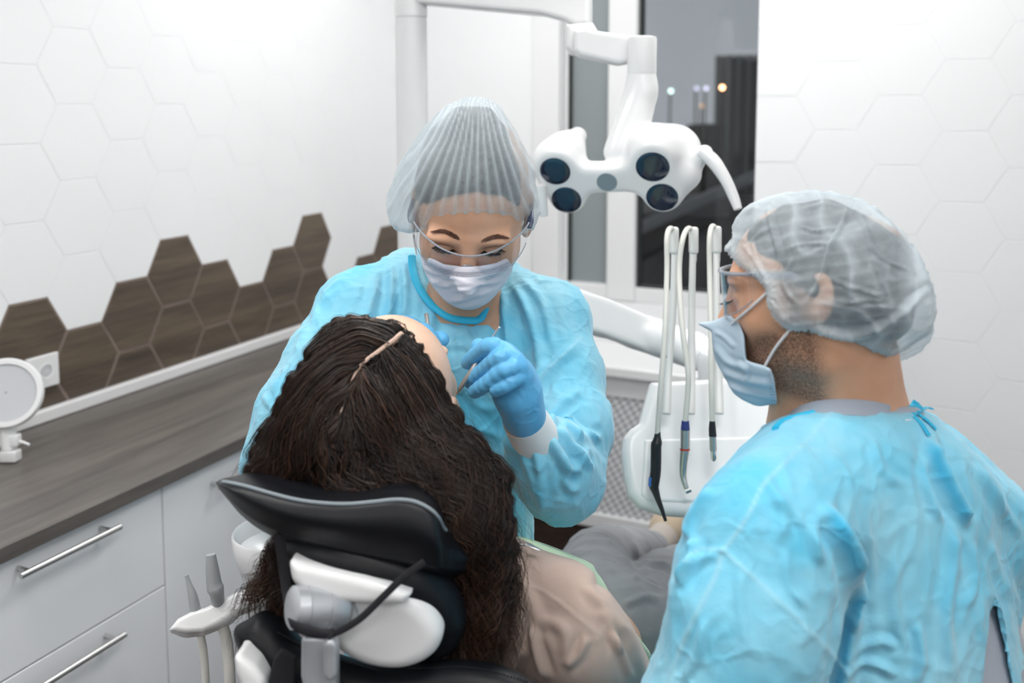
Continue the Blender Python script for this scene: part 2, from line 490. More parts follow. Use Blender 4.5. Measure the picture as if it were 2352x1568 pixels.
def clip_poly(poly, lo, hi):
    for ax in (0, 1):
        for sgn, lim in ((1, lo[ax]), (-1, hi[ax])):
            out = []
            for i in range(len(poly)):
                a, b = poly[i], poly[(i + 1) % len(poly)]
                da, db = sgn * (a[ax] - lim), sgn * (b[ax] - lim)
                if da >= 0: out.append(a)
                if da * db < 0:
                    t = da / (da - db); out.append((a[0] + t * (b[0] - a[0]), a[1] + t * (b[1] - a[1])))
            poly = out
            if len(poly) < 3: return []
    return poly
HS = 0.0978 * 1.1143     # hexagon side
def hex_wall(name, to3, normal, s0, s1, z0, z1, so, zo, dark, back_mats, kind='structure', holes=()):
    """tiled wall: backing + flat-top hexagon tiles; so,zo a tile centre"""
    V, F, MI = [], [], []
    nn = np.asarray(normal)
    def quad(p, mi):
        b = len(V); V.extend(p); F.append(tuple(range(b, b + len(p)))); MI.append(mi)
    # solid backing slab
    c = [to3(s0, z0), to3(s1, z0), to3(s1, z1), to3(s0, z1)]
    b = len(V); V.extend([q - nn * 0.0004 for q in c]); V.extend([q - nn * 0.12 for q in c])
    for f in ((0, 1, 2, 3), (7, 6, 5, 4), (0, 4, 5, 1), (1, 5, 6, 2), (2, 6, 7, 3), (3, 7, 4, 0)):
        F.append(tuple(b + i for i in f)); MI.append(1)
    h = HS * math.sqrt(3)
    i0, i1 = int((s0 - so) / (1.5 * HS)) - 2, int((s1 - so) / (1.5 * HS)) + 2
    for i in range(i0, i1 + 1):
        for j in range(int((z0 - zo) / h) - 2, int((z1 - zo) / h) + 2):
            cs = so + i * 1.5 * HS; cz = zo + (j + (0.5 if i % 2 else 0)) * h
            dk = dark(i, j)
            gap = 0.0044 if dk else 0.0009
            P0 = [(cs + (HS - gap) * math.cos(k * math.pi / 3), cz + (HS - gap) * math.sin(k * math.pi / 3)) for k in range(6)]
            P1 = [(cs + (HS - gap - 0.0022) * math.cos(k * math.pi / 3), cz + (HS - gap - 0.0022) * math.sin(k * math.pi / 3)) for k in range(6)]
            inside = all(s0 <= x <= s1 and z0 <= y <= z1 for x, y in P0)
            mi = 2 if dk else 0
            if dk:
                P2 = [(cs + (HS + 0.002) * math.cos(k * math.pi / 3), cz + (HS + 0.002) * math.sin(k * math.pi / 3)) for k in range(6)]
                P2 = clip_poly(P2, (s0, z0), (s1, z1))
                if P2: quad([to3(x, y) - nn * 0.0002 for x, y in P2], 3)
            if inside:
                b = len(V)
                V.extend([to3(x, y) for x, y in P0]); V.extend([to3(x, y) + nn * (0.0011 if dk else 0.0004) for x, y in P1])
                F.append(tuple(b + 6 + k for k in range(6))); MI.append(mi)
                for k in range(6): F.append((b + k, b + (k + 1) % 6, b + 6 + (k + 1) % 6, b + 6 + k)); MI.append(mi)
            else:
                Q = clip_poly(P1, (s0, z0), (s1, z1))
                if Q: quad([to3(x, y) + nn * (0.0011 if dk else 0.0004) for x, y in Q], mi)
    o = mesh_obj(name, V, F, back_mats, smooth=False, kind=kind)
    o.data.polygons.foreach_set('material_index', MI)
    # consistent outward normals
    import bmesh
    bm = bmesh.new(); bm.from_mesh(o.data)
    for f in bm.faces:
        if f.material_index != 1 and f.normal.dot(Vector(nn)) < 0: f.normal_flip()
    bm.to_mesh(o.data); bm.free()
    return localise(o)
wm = [M['wall'], M['grout'], M['wood_dark'], M['grout_dark']]
# left wall : s runs along b
def L3(s, z): return R(0, s, z)
sA = toroom(hit(401, 620, B0, nL)); so, zo = sA[1], sA[2]
# exact tile centre from its corners
cc = [toroom(hit(u, v, B0, nL)) for u, v in ((367.7, 551), (431, 539), (466.6, 608.5), (437, 687.6), (373.7, 701), (336, 636))]
so = float(np.mean([c[1] for c in cc])); zo = float(np.mean([c[2] for c in cc]))
dark_seed = [(401, 620), (300, 717), (185, 830), (50, 765), (500, 670), (410, 770), (305, 850), (590, 720), (505, 780), (676, 630), (745, 555), (742, 650), (660, 740), (880, 600), (120, 915), (225, 905), (820, 660), (60, 860)]
DK = {}
for u, v in dark_seed:
    q = toroom(hit(u, v, B0, nL)); i = round((q[1] - so) / (1.5 * HS)); j = round((q[2] - zo) / (HS * math.sqrt(3)) - (0.5 if i % 2 else 0))
    DK[i] = max(DK.get(i, -99), j)
imin = min(DK)
for i in range(imin - 40, imin): DK.setdefault(i, DK[imin] if i > imin - 3 else -1 - (i % 3))
imax = max(DK)
for i in range(imax + 1, imax + 60): DK[i] = [-2, -1, -2, -3][i % 4]
hex_wall('wall_left', L3, nL, -0.0, RB, 0.0, RH, so, zo, lambda i, j: j <= DK.get(i, -99), wm)
# back wall with the window niche: niche between a=0 and A1, wall proud of it from A1 on
dW = 2.85 * 1.0
A1 = None
# plane of the tiled wall on the right
q0 = P(1737, 300, 2.87); qr = toroom(q0); B1 = qr[1]; A1 = qr[0]
cR = toroom(hit(1700 + 1770 / 3.408, (490 + 1010) / 2 / 3.408, q0, nB))
def BK3(s, z): return R(s, B1, z)
hex_wall('wall_back', BK3, nB, A1, RA, 0.0, RH, cR[0], cR[2], lambda i, j: False, wm)
# plain window wall (behind the niche), four pieces around the opening in one mesh
wa0 = toroom(hit(1290, 400, R(0, 0, 0), nB))[0]; wz0 = toroom(hit(1400, 690, R(0, 0, 0), nB))[2]
wa1 = A1 + 0.62; wz1 = 2.5
V, F = join([rbox(0, wa0, -0.14, 0, 0, RH), rbox(wa1, RA, -0.14, 0, 0, RH), rbox(wa0, wa1, -0.14, 0, 0, wz0), rbox(wa0, wa1, -0.14, 0, wz1, RH)])
mesh_obj('wall_window', V, F, M['paint'], smooth=False, kind='structure')
V, F = rbox(A1, A1 + 0.118, 0.0, B1 - 0.121, 0, RH)
mesh_obj('wall_niche', V, F, M['paint'], smooth=False, kind='structure')
V, F = rbox(0, RA, -0.14, RB, -0.1, 0); mesh_obj('floor', V, F, M['floor'], smooth=False, kind='structure')
V, F = rbox(0, RA, -0.14, RB, RH, RH + 0.1); mesh_obj('ceiling', V, F, M['paint'], smooth=False, kind='structure')
V, F = rbox(RA, RA + 0.1, -0.14, RB, 0, RH); mesh_obj('wall_right', V, F, M['paint'], smooth=False, kind='structure')
V, F = rbox(0, RA, RB, RB + 0.1, 0, RH); mesh_obj('wall_front', V, F, M['paint'], smooth=False, kind='structure')
# white casing between corner and window, window frames
def a_at(px, b=0.0): return toroom(hit(px, 400, R(0, b, 0), nB))[0]
V, F = join([rbox(a_at(1226), wa0 - 0.004, 0.0, 0.018, wz0, RH, 0.004)])
mesh_obj('trim_casing', V, F, M['plastic'], smooth=False, kind='structure')
# window
g = [rbox(wa0, wa1, -0.09, -0.01, wz0, wz0 + 0.055, 0.006), rbox(wa0, wa1, -0.09, -0.01, wz1 - 0.06, wz1, 0.006),
     rbox(wa0, wa0 + 0.012, -0.09, -0.03, wz0, wz1, 0.003), rbox(wa1 - 0.05, wa1, -0.09, -0.01, wz0, wz1, 0.006),
     rbox(a_at(1394), a_at(1461), -0.09, 0.004, wz0 + 0.0, wz1, 0.010)]
V, F = join(g)
win = mesh_obj('window_1', V, F, M['plastic'], smooth=False, kind='structure')
z_b = wz0 + 0.055
M['gasket'] = mat('rubber_gasket', (0.03, 0.035, 0.035, 1), 0.6)
V, F = join([rbox(wa0 + 0.012, wa0 + 0.024, -0.07, -0.035, z_b, wz1 - 0.06), rbox(a_at(1461), a_at(1461) + 0.008, -0.06, -0.02, z_b, wz1 - 0.06),
             rbox(a_at(1461), wa1 - 0.05, -0.06, -0.02, z_b, z_b + 0.007)])
mesh_obj('gasket', V, F, M['gasket'], win, smooth=False)
M['glass'] = mat('window_glass', (1, 1, 1, 1), 0.0, 0, 0.5, Transmission_Weight=1.0, IOR=1.5)
def thin_glass(name, tint=(1, 1, 1, 1), rough=0.02, ior=1.45, boost=1.0):
    m = bpy.data.materials.new(name); m.use_nodes = True; t = NT(m); t.t.nodes.remove(t.b)
    fr = t.n('ShaderNodeLayerWeight'); fr.inputs[0].default_value = 0.5
    tr = t.n('ShaderNodeBsdfTransparent'); tr.inputs[0].default_value = tint
    gl = t.n('ShaderNodeBsdfGlossy'); gl.inputs['Roughness'].default_value = rough
    mx = t.n('ShaderNodeMixShader'); f = t.math('ADD', 0.04 * boost, t.math('MULTIPLY', t.math('POWER', fr.outputs['Facing'], 4.0), 0.75 * boost))
    t.l(f, mx.inputs[0]); t.l(tr.outputs[0], mx.inputs[1]); t.l(gl.outputs[0], mx.inputs[2]); t.l(mx.outputs[0], t.out.inputs[0])
    return m
M['pane'] = thin_glass('window_pane_glass')
V, F = rbox(a_at(1461), wa1 - 0.05, -0.046, -0.040, z_b, wz1 - 0.06)
mesh_obj('pane', V, F, M['pane'], win, smooth=False)
M['frosted'] = mat('grey_film_glass', srgb(140, 148, 149), 0.5)
V, F = rbox(wa0 + 0.024, a_at(1394), -0.06, -0.050, z_b, wz1 - 0.06)
mesh_obj('pane', V, F, M['frosted'], win, smooth=False)['label'] = 'grey covered window pane'

# ------------------------------------------------------------------ view outside the window (dusk)
M['asphalt'] = mat('dark_ground', (0.012, 0.013, 0.014, 1), 0.9)
M['facade'] = mat('grey_facade', (0.10, 0.115, 0.11, 1), 0.8)
V, F = rbox(-60, 90, -160, -0.6, -9.3, -9.2); o = mesh_obj('ground', V, F, M['asphalt'], smooth=False, kind='structure')
def out_pt(u, v, dist): return P(u, v, dist)
# slatted building at the right of the pane
c0 = out_pt(1655, 128, 22); 
V, F = [], []
geo = []
for k in range(26):
    a = c0 + vR * (0.22 * k); geo.append(box_geo([a[0], a[1], c0[2] / 2 - 4.6], vR, uL, zz, 0.075, 0.16, (c0[2] + 9.2) / 2))
a = c0 + vR * 3 + uL * 0.4
geo.append(box_geo([a[0], a[1], c0[2] / 2 - 4.6], vR, uL, zz, 3.0, 0.3, (c0[2] + 9.2) / 2 - 0.1))
V, F = join(geo); o = mesh_obj('building', V, F, M['facade'], smooth=False)
tag(o, 'grey building with tall vertical slats seen outside at the right of the window', 'building')
# dark jagged roofs and a dark wall in front of them
geo = []
def slab(u0, u1, vt, dist, dep=1.5, vb=None):
    p0, p1 = out_pt(u0, vt, dist), out_pt(u1, vt, dist)
    c = (p0 + p1) / 2; w = abs((p1 - p0) @ vR) / 2; top = p0[2]
    return box_geo([c[0], c[1], (top - 9.2) / 2], vR, uL, zz, max(w, 0.05), dep, (top + 9.2) / 2)
M['silh'] = mat('dark_roof', (0.015, 0.016, 0.018, 1), 0.9)
V, F = join([slab(1440, 1600, 330, 16), slab(1596, 1618, 285, 15.5, 0.5), slab(1612, 1632, 318, 15.5, 0.5), slab(1630, 1640, 285, 15.5, 0.5)])
o = mesh_obj('building', V, F, M['silh'], smooth=False); tag(o, 'dark building with two chimney tops seen through the window behind the lamp', 'building')
V, F = join([slab(1420, 1900, 470, 9.0, 1.0)]); o = mesh_obj('roof', V, F, M['silh'], smooth=False)
tag(o, 'low black flat roof seen through the lower half of the window', 'roof')
M['rail'] = mat('roof_rail', (0.16, 0.17, 0.18, 1), 0.7)
V, F = tube_geo([P(1465, 525, 7.6), P(1745, 400, 7.6), P(1750, 398, 8.6)], 0.05, 8); o = mesh_obj('railing', V, F, M['rail']); tag(o, 'thin grey slanting rail outside the window above the black roof', 'railing')
def emis(name, c, s):
    m = bpy.data.materials.new(name); m.use_nodes = True; t = NT(m); t.t.nodes.remove(t.b)
    e = t.n('ShaderNodeEmission'); e.inputs[0].default_value = c; e.inputs[1].default_value = s; t.l(e.outputs[0], t.out.inputs[0]); return m
lights_out = [((1659, 201), 21, (1.0, 0.42, 0.2, 1), 12, 'orange street light glowing outside the window'), ((1541, 209), 21, (0.55, 0.8, 0.75, 1), 4, 'pale green light glowing outside the window'),
              ((1622, 203), 21, (0.6, 0.6, 0.8, 1), 2.2, 'faint lilac light beside the orange street light'), ((1600, 203), 21, (0.6, 0.62, 0.85, 1), 1.6, 'faintest bluish light left of the orange street light'), ((1612, 243), 21, (0.8, 0.5, 0.3, 1), 1.0, 'dim amber light below the row of lights outside')]
for k, (uv, d, c, s, lab) in enumerate(lights_out):
    V, F = lathe_geo(P(uv[0], uv[1], d), -_f, [(-0.03, 0.01), (-0.02, 0.035), (0.0, 0.045), (0.02, 0.035), (0.03, 0.01)], 12)
    o = mesh_obj('street_light', V, F, emis('street_glow', c, s)); tag(o, lab, 'light', 'lights outside the window')
    pole = tube_geo([P(uv[0], uv[1], d) + np.array([0, 0.1, 0]), np.array([*P(uv[0], uv[1], d)[:2], -9.2]) + np.array([0, 0.1, 0])], 0.02, 6)
    mesh_obj('pole', *pole, M['silh'], o)

# ------------------------------------------------------------------ ceiling lights
M['panel'] = emis('light_diffuser', (1.0, 0.985, 0.97, 1), PANEL_STRENGTH)
for k, (a, b) in enumerate([(0.75, 0.95), (1.75, 1.35), (0.95, 2.9), (2.2, 3.1), (0.95, 4.9), (2.4, 4.9), (3.7, 3.4), (3.7, 5.4)]):
    where = ['near the far left corner', 'before the window niche', 'over the worktop side', 'over the dental chair', 'behind the camera on the worktop side', 'behind the camera in the middle', 'near the right wall towards the back', 'near the right wall behind the camera'][k]
    e = empty('ceiling_light', R(a, b, RH), 'square white ceiling light panel ' + where, 'ceiling light', 'ceiling light panels')
    V, F = join([rbox(a - 0.34, a + 0.34, b - 0.34, b - 0.31, RH - 0.03, RH - 0.002), rbox(a - 0.34, a + 0.34, b + 0.31, b + 0.34, RH - 0.03, RH - 0.002),
                 rbox(a - 0.34, a - 0.31, b - 0.31, b + 0.31, RH - 0.03, RH - 0.002), rbox(a + 0.31, a + 0.34, b - 0.31, b + 0.31, RH - 0.03, RH - 0.002)])
    mesh_obj('frame', V, F, M['plastic'], e, smooth=False)
    V, F = rbox(a - 0.31, a + 0.31, b - 0.31, b + 0.31, RH - 0.02, RH - 0.004)
    mesh_obj('diffuser', V, F, M['panel'], e, smooth=False)

# ------------------------------------------------------------------ base cabinets, worktop
nC = vR
fA = toroom(EYE + (P(300, 1122, 1) - EYE) * ((0.88 - CAM_Z) / (P(300, 1122, 1) - EYE)[2]))     # worktop front edge
WD = fA[0]
WEND = 0.10
V, F = rbox(0.002, WD, WEND, RB - 0.4, 0.85, 0.88, 0.002)
o = mesh_obj('worktop', V, F, M['wood_top'], smooth=False); localise(o)
tag(o, 'long dark oak worktop running along the left wall on white cabinets', 'worktop')
V, F = rbox(0.002, 0.022, WEND, RB - 0.4, 0.8805, 0.912, 0.004)
o = mesh_obj('trim_upstand', V, F, M['plastic'], smooth=False, kind='structure')
FC = WD - 0.018                     # door plane
pf = R(FC, 0, 0)
gapb = toroom(hit(372, 1125, pf, nC))[1]
zgap = toroom(hit(190, 1450, pf, nC))[2]
zgap2 = toroom(hit(374, 1352, pf, nC))[2]
h1 = [toroom(hit(u, v, pf, nC)) for u, v in ((18, 1315), (250, 1215))]
h2 = [toroom(hit(u, v, pf, nC)) for u, v in ((70, 1565), (268, 1463))]
h3 = [toroom(hit(u, v, pf, nC)) for u, v in ((485, 1110),)]
zgap = (zgap + zgap2) / 2
unitw = 0.60
HL = abs(h1[0][1] - h1[1][1]); 
def handle(parent, b0, b1, z):
    x = FC + 0.032
    V1 = tube_geo([R(x, b0, z), R(x, b1, z)], 0.006, 12)
    dd = (b1 - b0)
    parts = [V1] + [tube_geo([R(FC - 0.001, b0 + dd * q, z), R(x, b0 + dd * q, z)], 0.0048, 10) for q in (0.09, 0.91)]
    mesh_obj('handle', *join(parts), M['steel'], parent)
names = ['rearmost of the row', 'just behind the lower left corner', 'with two bar handles, lower left corner', 'with the suction hoses before it', 'behind the person in the tall cap', 'ending at the window corner']
edges = [gapb + 2 * unitw, gapb + unitw, gapb, gapb - unitw * 1.0, gapb - 2 * unitw]
edges = [e for e in edges if e > WEND + 0.1] + [WEND + 0.01]
k = 0
for b1, b0 in zip([edges[0] + unitw] + edges[:-1], edges):
    e = empty('cabinet', R(WD / 2, (b0 + b1) / 2, 0), 'white cabinet under the worktop, ' + names[min(k, 5)], 'cabinet', 'base cabinets under the worktop')
    mesh_obj('body', *rbox(0.005, FC - 0.02, b0 + 0.001, b1 - 0.001, 0.08, 0.848), M['cab'], e, smooth=False)
    mesh_obj('plinth', *rbox(0.02, FC - 0.06, b0 + 0.001, b1 - 0.001, 0.0, 0.079), M['cab'], e, smooth=False)
    zt = 0.845
    rows = [(zgap + 0.0018, zt), (0.09, zgap - 0.0018)]
    if k == 3: rows = [(0.09, zt)]
    for q, (z0, z1) in enumerate(rows):
        d = mesh_obj('drawer' if k != 3 else 'door', *rbox(FC - 0.019, FC, b0 + 0.002, b1 - 0.002, z0, z1, 0.0015), M['cab'], e, smooth=False)
        if k == 3:
            handle(d, h3[0][1] - 0.14, h3[0][1] + 0.012, h3[0][2])
        else:
            zh = h1[0][2] if q == 0 else h2[0][2]
            off = h1[1][1] - gapb
            handle(d, b0 + off + HL, b0 + off, zh)
    k += 1
# ------------------------------------------------------------------ sill and perforated radiator cover below the window
bC = 0.30
pc = R(0, bC, 0)
ztop = toroom(hit(1420, 912, pc, nB))[2]; zlow = toroom(hit(1350, 1172, pc, nB))[2]; zlip = toroom(hit(1350, 1205, pc, nB))[2]
zsill = toroom(hit(1400, 835, pc, nB))[2]; zband = toroom(hit(1400, 862, pc, nB))[2]
aL, aR = 0.66, A1 + 0.115
V, F = rbox(WD + 0.04, A1 - 0.002, 0.004, bC + 0.035, zband + 0.004, zsill, 0.006)
mesh_obj('trim_sill', V, F, M['plastic'], smooth=False, kind='structure')
e = empty('radiator_cover', R(1.3, bC, 0), 'white perforated metal radiator cover under the window sill behind the raised arm', 'radiator cover')
M['perf'] = mat('perforated_white_sheet', (0.62, 0.63, 0.65, 1), 0.4)
t = NT(M['perf']); vec = t.coord('Object', (1, 1, 1))
sx = t.n('ShaderNodeSeparateXYZ'); t.l(vec, sx.inputs[0])
K = 2 * math.pi / 0.030
c1 = t.math('COSINE', t.math('MULTIPLY', t.math('ADD', sx.outputs[0], t.math('MULTIPLY', sx.outputs[2], 0.62)), K))
c2 = t.math('COSINE', t.math('MULTIPLY', t.math('SUBTRACT', sx.outputs[0], t.math('MULTIPLY', sx.outputs[2], 1.25)), K))
sm = t.math('ADD', c1, c2)
t.l(t.ramp(t.math('MULTIPLY_ADD', sm, 0.25) if False else t.math('ADD', t.math('MULTIPLY', sm, 0.25), 0.5), [(0.42, (0.40, 0.41, 0.43, 1)), (0.58, (0.80, 0.81, 0.82, 1))]), t.b.inputs['Base Color'])
o = mesh_obj('perforated_panel', *rbox(WD + 0.06, A1 - 0.002, 0.05, bC, zlow, ztop), M['perf'], e, smooth=False); localise(o)
mesh_obj('top_band', *rbox(WD + 0.055, A1 - 0.003, 0.05, bC + 0.006, ztop + 0.001, zband, 0.003), M['plastic'], e, smooth=False)
mesh_obj('bottom_rail', *rbox(WD + 0.055, A1 - 0.003, 0.05, bC + 0.012, zlip, zlow - 0.001, 0.004), M['plastic'], e, smooth=False)
M['wood_plinth'] = wood('dark_plinth', (0.02, 0.013, 0.010, 1), (0.07, 0.042, 0.03, 1), (20, 2, 60), 0.5)
o = mesh_obj('plinth', *rbox(WD + 0.06, A1 - 0.004, 0.05, bC - 0.03, 0.0, zlip - 0.002), M['wood_plinth'], e, smooth=False); localise(o)

# ------------------------------------------------------------------ power socket on the dark tiles
sc = toroom(hit(93, 853, B0, nL)); w2 = 0.040
so_ = empty('power_socket', R(0.002, sc[1], sc[2]), 'white square wall socket on the dark tiles behind the round mirror', 'socket')
V, F = box_geo(R(0.007, sc[1], sc[2]), vR, uL, zz, 0.0045, 0.046, 0.041, 0.003); mesh_obj('plate', V, F, M['plastic'], so_, smooth=False)
V, F = lathe_geo(R(0.0117, sc[1] - 0.008, sc[2]), vR, [(0.0, 0.020), (0.0012, 0.020), (0.0012, 0.0175), (-0.0, 0.0165), (-0.0, 0.004), (-0.0, 0.001)], 32); mesh_obj('outlet', V, F, M['cab'], so_)
# ------------------------------------------------------------------ round mirror with clamp on the worktop
def ontop(u, v, z=0.88):
    r = ray(u, v); return EYE + r * (z - CAM_Z) / r[2]
ft = ontop(24, 1060); dm = project([ft])[0][2]
mi = empty('tabletop_mirror', ft, 'round white framed mirror on a clamp stand at the left end of the worktop', 'mirror')
nm = nrm(camdir(0.25, 0.25, 0.9)); mc = P(14, 903, dm)
rad = 80 / FPX * dm
mesh_obj('mirror_frame', *lathe_geo(mc, nm, [(-0.012, 0.002), (-0.012, rad * 0.9), (-0.008, rad), (0.006, rad), (0.010, rad * 0.96), (0.010, rad * 0.83), (0.004, rad * 0.80), (0.004, 0.002)], 48), M['plastic'], mi)
M['disc'] = mat('milky_disc', (0.55, 0.57, 0.60, 1), 0.25)
mesh_obj('mirror_disc', *lathe_geo(mc, nm, [(0.0043, 0.002), (0.0052, 0.003), (0.0052, rad * 0.79), (0.0043, rad * 0.80)], 48), M['disc'], mi)
mesh_obj('stem', *tube_geo([P(16, 978, dm), P(20, 1000, dm), P(22, 1032, dm)], 19 / FPX * dm, 16, flat=(1, 0.7)), M['plastic'], mi)
mesh_obj('clamp', *box_geo(P(20, 1010, dm), _r, _f, _u, 25 / FPX * dm, 0.012, 14 / FPX * dm, 0.004), M['plastic'], mi)
mesh_obj('lever', *tube_geo([P(40, 1012, dm), P(55, 1016, dm), P(68, 1021, dm)], [0.004, 0.003, 0.003], 10), M['plastic'], mi)
hb = ft[2]
mesh_obj('foot', *box_geo(P(24, 1046, dm), _r, _f, zz, 19 / FPX * dm, 0.016, 0.5 * (P(24, 1046, dm)[2] - 0.8805) * 2, 0.004), M['plastic'], mi)

# ------------------------------------------------------------------ operating lamp
D = 1.9
nn = camdir(-0.20, -0.55, 0.81); xx = nrm(camdir(0.97, 0.03, 0.25) - nn * np.dot(camdir(0.97, 0.03, 0.25), nn)); yy = np.cross(nn, xx)
if yy[2] < 0: yy = -yy
O = hit(1394, 418, P(1394, 418, D), nn)
def onface(u, v, off=0.0): return hit(u, v, O, nn) + nn * off
lamp = empty('operating_lamp', P(944, 10, 2.2), 'white ceiling-hung dental lamp with four dark lenses and curved handles', 'dental lamp')
lens = [((1275, 393), 0.0295), ((1301, 459), 0.0295), ((1499, 383), 0.0315), ((1521, 453), 0.0305)]
f = Field()
lc = [onface(*q) for q, _ in lens]
bk = -nn
f.chain([lc[0] + bk * 0.028, lc[1] + bk * 0.022], [0.046, 0.038], k=0.02)
f.chain([lc[2] + bk * 0.030, lc[3] + bk * 0.022], [0.050, 0.040], k=0.02)
f.cone((lc[0] + lc[1]) / 2 + bk * 0.02, (lc[2] + lc[3]) / 2 + bk * 0.02, 0.026, 0.026, k=0.03)
f.cone((lc[0] + lc[1]) / 2 + bk * 0.02 + yy * 0.012, (lc[2] + lc[3]) / 2 + bk * 0.02 + yy * 0.012, 0.022, 0.022, k=0.02)
# backs of the two lobes
f.chain([lc[0] + bk * 0.04, P(1300, 345, D + 0.05), P(1327, 312, D + 0.08)], [0.040, 0.030, 0.018], k=0.03)
f.chain([lc[2] + bk * 0.05 + yy * 0.01, P(1545, 345, D + 0.06)], [0.050, 0.052], k=0.02)
f.cone(P(1560, 350, D + 0.03), P(1575, 400, D), 0.036, 0.030, k=0.03)
f.cone(P(1600, 365, D + 0.0), P(1618, 352, D - 0.02), 0.018, 0.016, k=0.015)
# yoke rising to the arm
f.chain([P(1432, 345, D + 0.04), P(1474, 215, D + 0.05), P(1474, 150, D + 0.05)], [0.031, 0.0270, 0.0275], k=0.008)
f.cone(P(1408, 350, D + 0.03), P(1462, 190, D + 0.05), 0.018, 0.017, k=0.015); f.cone(P(1455, 350, D + 0.04), P(1480, 200, D + 0.05), 0.022, 0.021, k=0.02)
p1 = O.copy(); n1 = nn.copy()
f.add(lambda p: (p - p1) @ n1, p1 - 0.4, p1 + 0.4, 0.006, 'i')
V, Q = f.mesh(0.0030)
mesh_obj('lamp_head', V, Q, M['plastic'], lamp)
M['lens'] = mat('lamp_lens', srgb(18, 34, 56), 0.12, 0, 0.6, Coat_Weight=0.6)
M['lens_ring'] = mat('lens_ring', srgb(20, 24, 30), 0.25)
for (q, r0) in lens:
    c = onface(*q)
    l = mesh_obj('lens', *lathe_geo(c, nn, [(-0.004, 0.002), (-0.004, r0), (0.0008, r0), (0.0012, r0 - 0.001), (0.0022, r0 * 0.7), (0.0028, r0 * 0.3), (0.0030, 0.0005)], 40), M['lens'], lamp)
M['sensor'] = mat('grey_sensor', srgb(128, 143, 150), 0.5)
c = onface(1394, 418)
mesh_obj('sensor', *lathe_geo(c, nn, [(-0.003, 0.001), (-0.003, 0.0195), (0.001, 0.0195), (0.001, 0.001)], 32), M['sensor'], lamp)
def lampbar(pts, rs): return tube_geo([P(*q) for q in pts], rs, 16, seg=28, flat=(1.0, 0.75))
mesh_obj('handle', *lampbar([(1612, 348, D - 0.02), (1640, 372, D - 0.03), (1668, 415, D - 0.04), (1686, 455, D - 0.045), (1695, 480, D - 0.05)], [0.0165, 0.017, 0.014, 0.0125, 0.010]), M['plastic'], lamp)
mesh_obj('handle', *lampbar([(1240, 425, D + 0.02), (1243, 460, D + 0.03), (1250, 496, D + 0.04)], [0.013, 0.012, 0.008]), M['plastic'], lamp)
# arms and pole
da = D + 0.06
mesh_obj('joint_cylinder', *lathe_geo(P(1474, 168, D + 0.05), zz, [(0, 0.001), (0, 0.0285), (0.066, 0.0285), (0.07, 0.027), (0.072, 0.02), (0.073, 0.001)], 36), M['plastic'], lamp)
f = Field(); f.slab([(1318, 72), (1345, 66), (1360, 72), (1442, 84), (1480, 84), (1480, 152), (1440, 146), (1420, 150), (1330, 130), (1318, 118)], D + 0.08, 0.020, 0.008)
mesh_obj('short_arm', *f.mesh(0.003), M['plastic'], lamp)
f = Field(); f.slab([(1300, 60), (1360, 55), (1372, 75), (1355, 78), (1345, 128), (1312, 125), (1300, 110)], D + 0.12, 0.022, 0.008)
mesh_obj('elbow_joint', *f.mesh(0.003), M['plastic'], lamp)
f = Field(); f.slab([(940, -45), (1357, -25), (1357, 60), (1330, 66), (1300, 50), (1250, 36), (990, 12), (940, 8)], D + 0.2, 0.024, 0.008, n=camdir(-0.30, 0, 1), c=(1330, 20))
mesh_obj('long_arm', *f.mesh(0.004), M['plastic'], lamp)
pz = P(944, 40, 2.22); rr = 36.5 / FPX * 2.22
mesh_obj('pole', *lathe_geo(np.array([pz[0], pz[1], 0.0]), zz, [(0, 0.001), (0, rr), (pz[2] - 0.002, rr), (pz[2] - 0.002, rr - 0.002), (pz[2] + 0.001, rr - 0.002), (pz[2] + 0.001, rr + 0.0008), (pz[2] + 0.22, rr + 0.0008), (pz[2] + 0.22, 0.001)], 40), M['plastic'], lamp)

# ------------------------------------------------------------------ instrument delivery unit
un = empty('dental_unit', P(1640, 1050, 1.75), 'white instrument tray with three hoses on whip arms beside the window', 'dental unit')
Du = 1.72
nt = camdir(0.05, 0.45, 0.89)
f = Field()
out = [(1492, 882), (1700, 870), (1900, 900), (1950, 1130), (1800, 1180), (1620, 1190), (1520, 1183), (1468, 1166), (1443, 1140), (1433, 1095), (1427, 1040), (1430, 1008), (1444, 990), (1466, 975), (1474, 945)]
f.slab(out, Du, 0.020, 0.014, n=nt, c=(1600, 1030))
V, Q = f.mesh(0.0035); mesh_obj('tray_body', V, Q, M['tray'], un)
f = Field(); f.slab([(1478, 1010), (1880, 1000), (1880, 1148), (1560, 1156), (1486, 1152), (1470, 1138)], Du - 0.016, 0.007, 0.005, n=nt, c=(1600, 1030))
mesh_obj('tray_inlay', *f.mesh(0.003), M['tray'], un)
f = Field(); f.chain([P(1100, 650, 2.2), P(1230, 690, 2.15), P(1400, 738, 2.08), P(1560, 790, 1.98), P(1650, 830, 1.9)], [0.034, 0.034, 0.036, 0.034, 0.034], k=0.01, seg=9)
f.slab([(1230, 640), (1300, 655), (1400, 690), (1520, 742), (1640, 790), (1660, 860), (1600, 850), (1500, 815), (1380, 770), (1230, 730)], 2.02, 0.028, 0.012, n=camdir(0.22, 0.15, 1), c=(1440, 750), k=0.01)
mesh_obj('support_arm', *f.mesh(0.004), M['tray'], un)
mesh_obj('arm_joint', *lathe_geo(P(1655, 905, 1.86), zz, [(0, 0.001), (0, 0.04), (0.07, 0.045), (0.08, 0.04), (0.082, 0.001)], 32), M['plastic'], un)
mesh_obj('arm_post', *tube_geo([P(1100, 640, 2.2), P(1100, 660, 2.2) * [1, 1, 0] + [0, 0, 0.0]], 0.03, 20), M['plastic'], un)
Di = 1.64
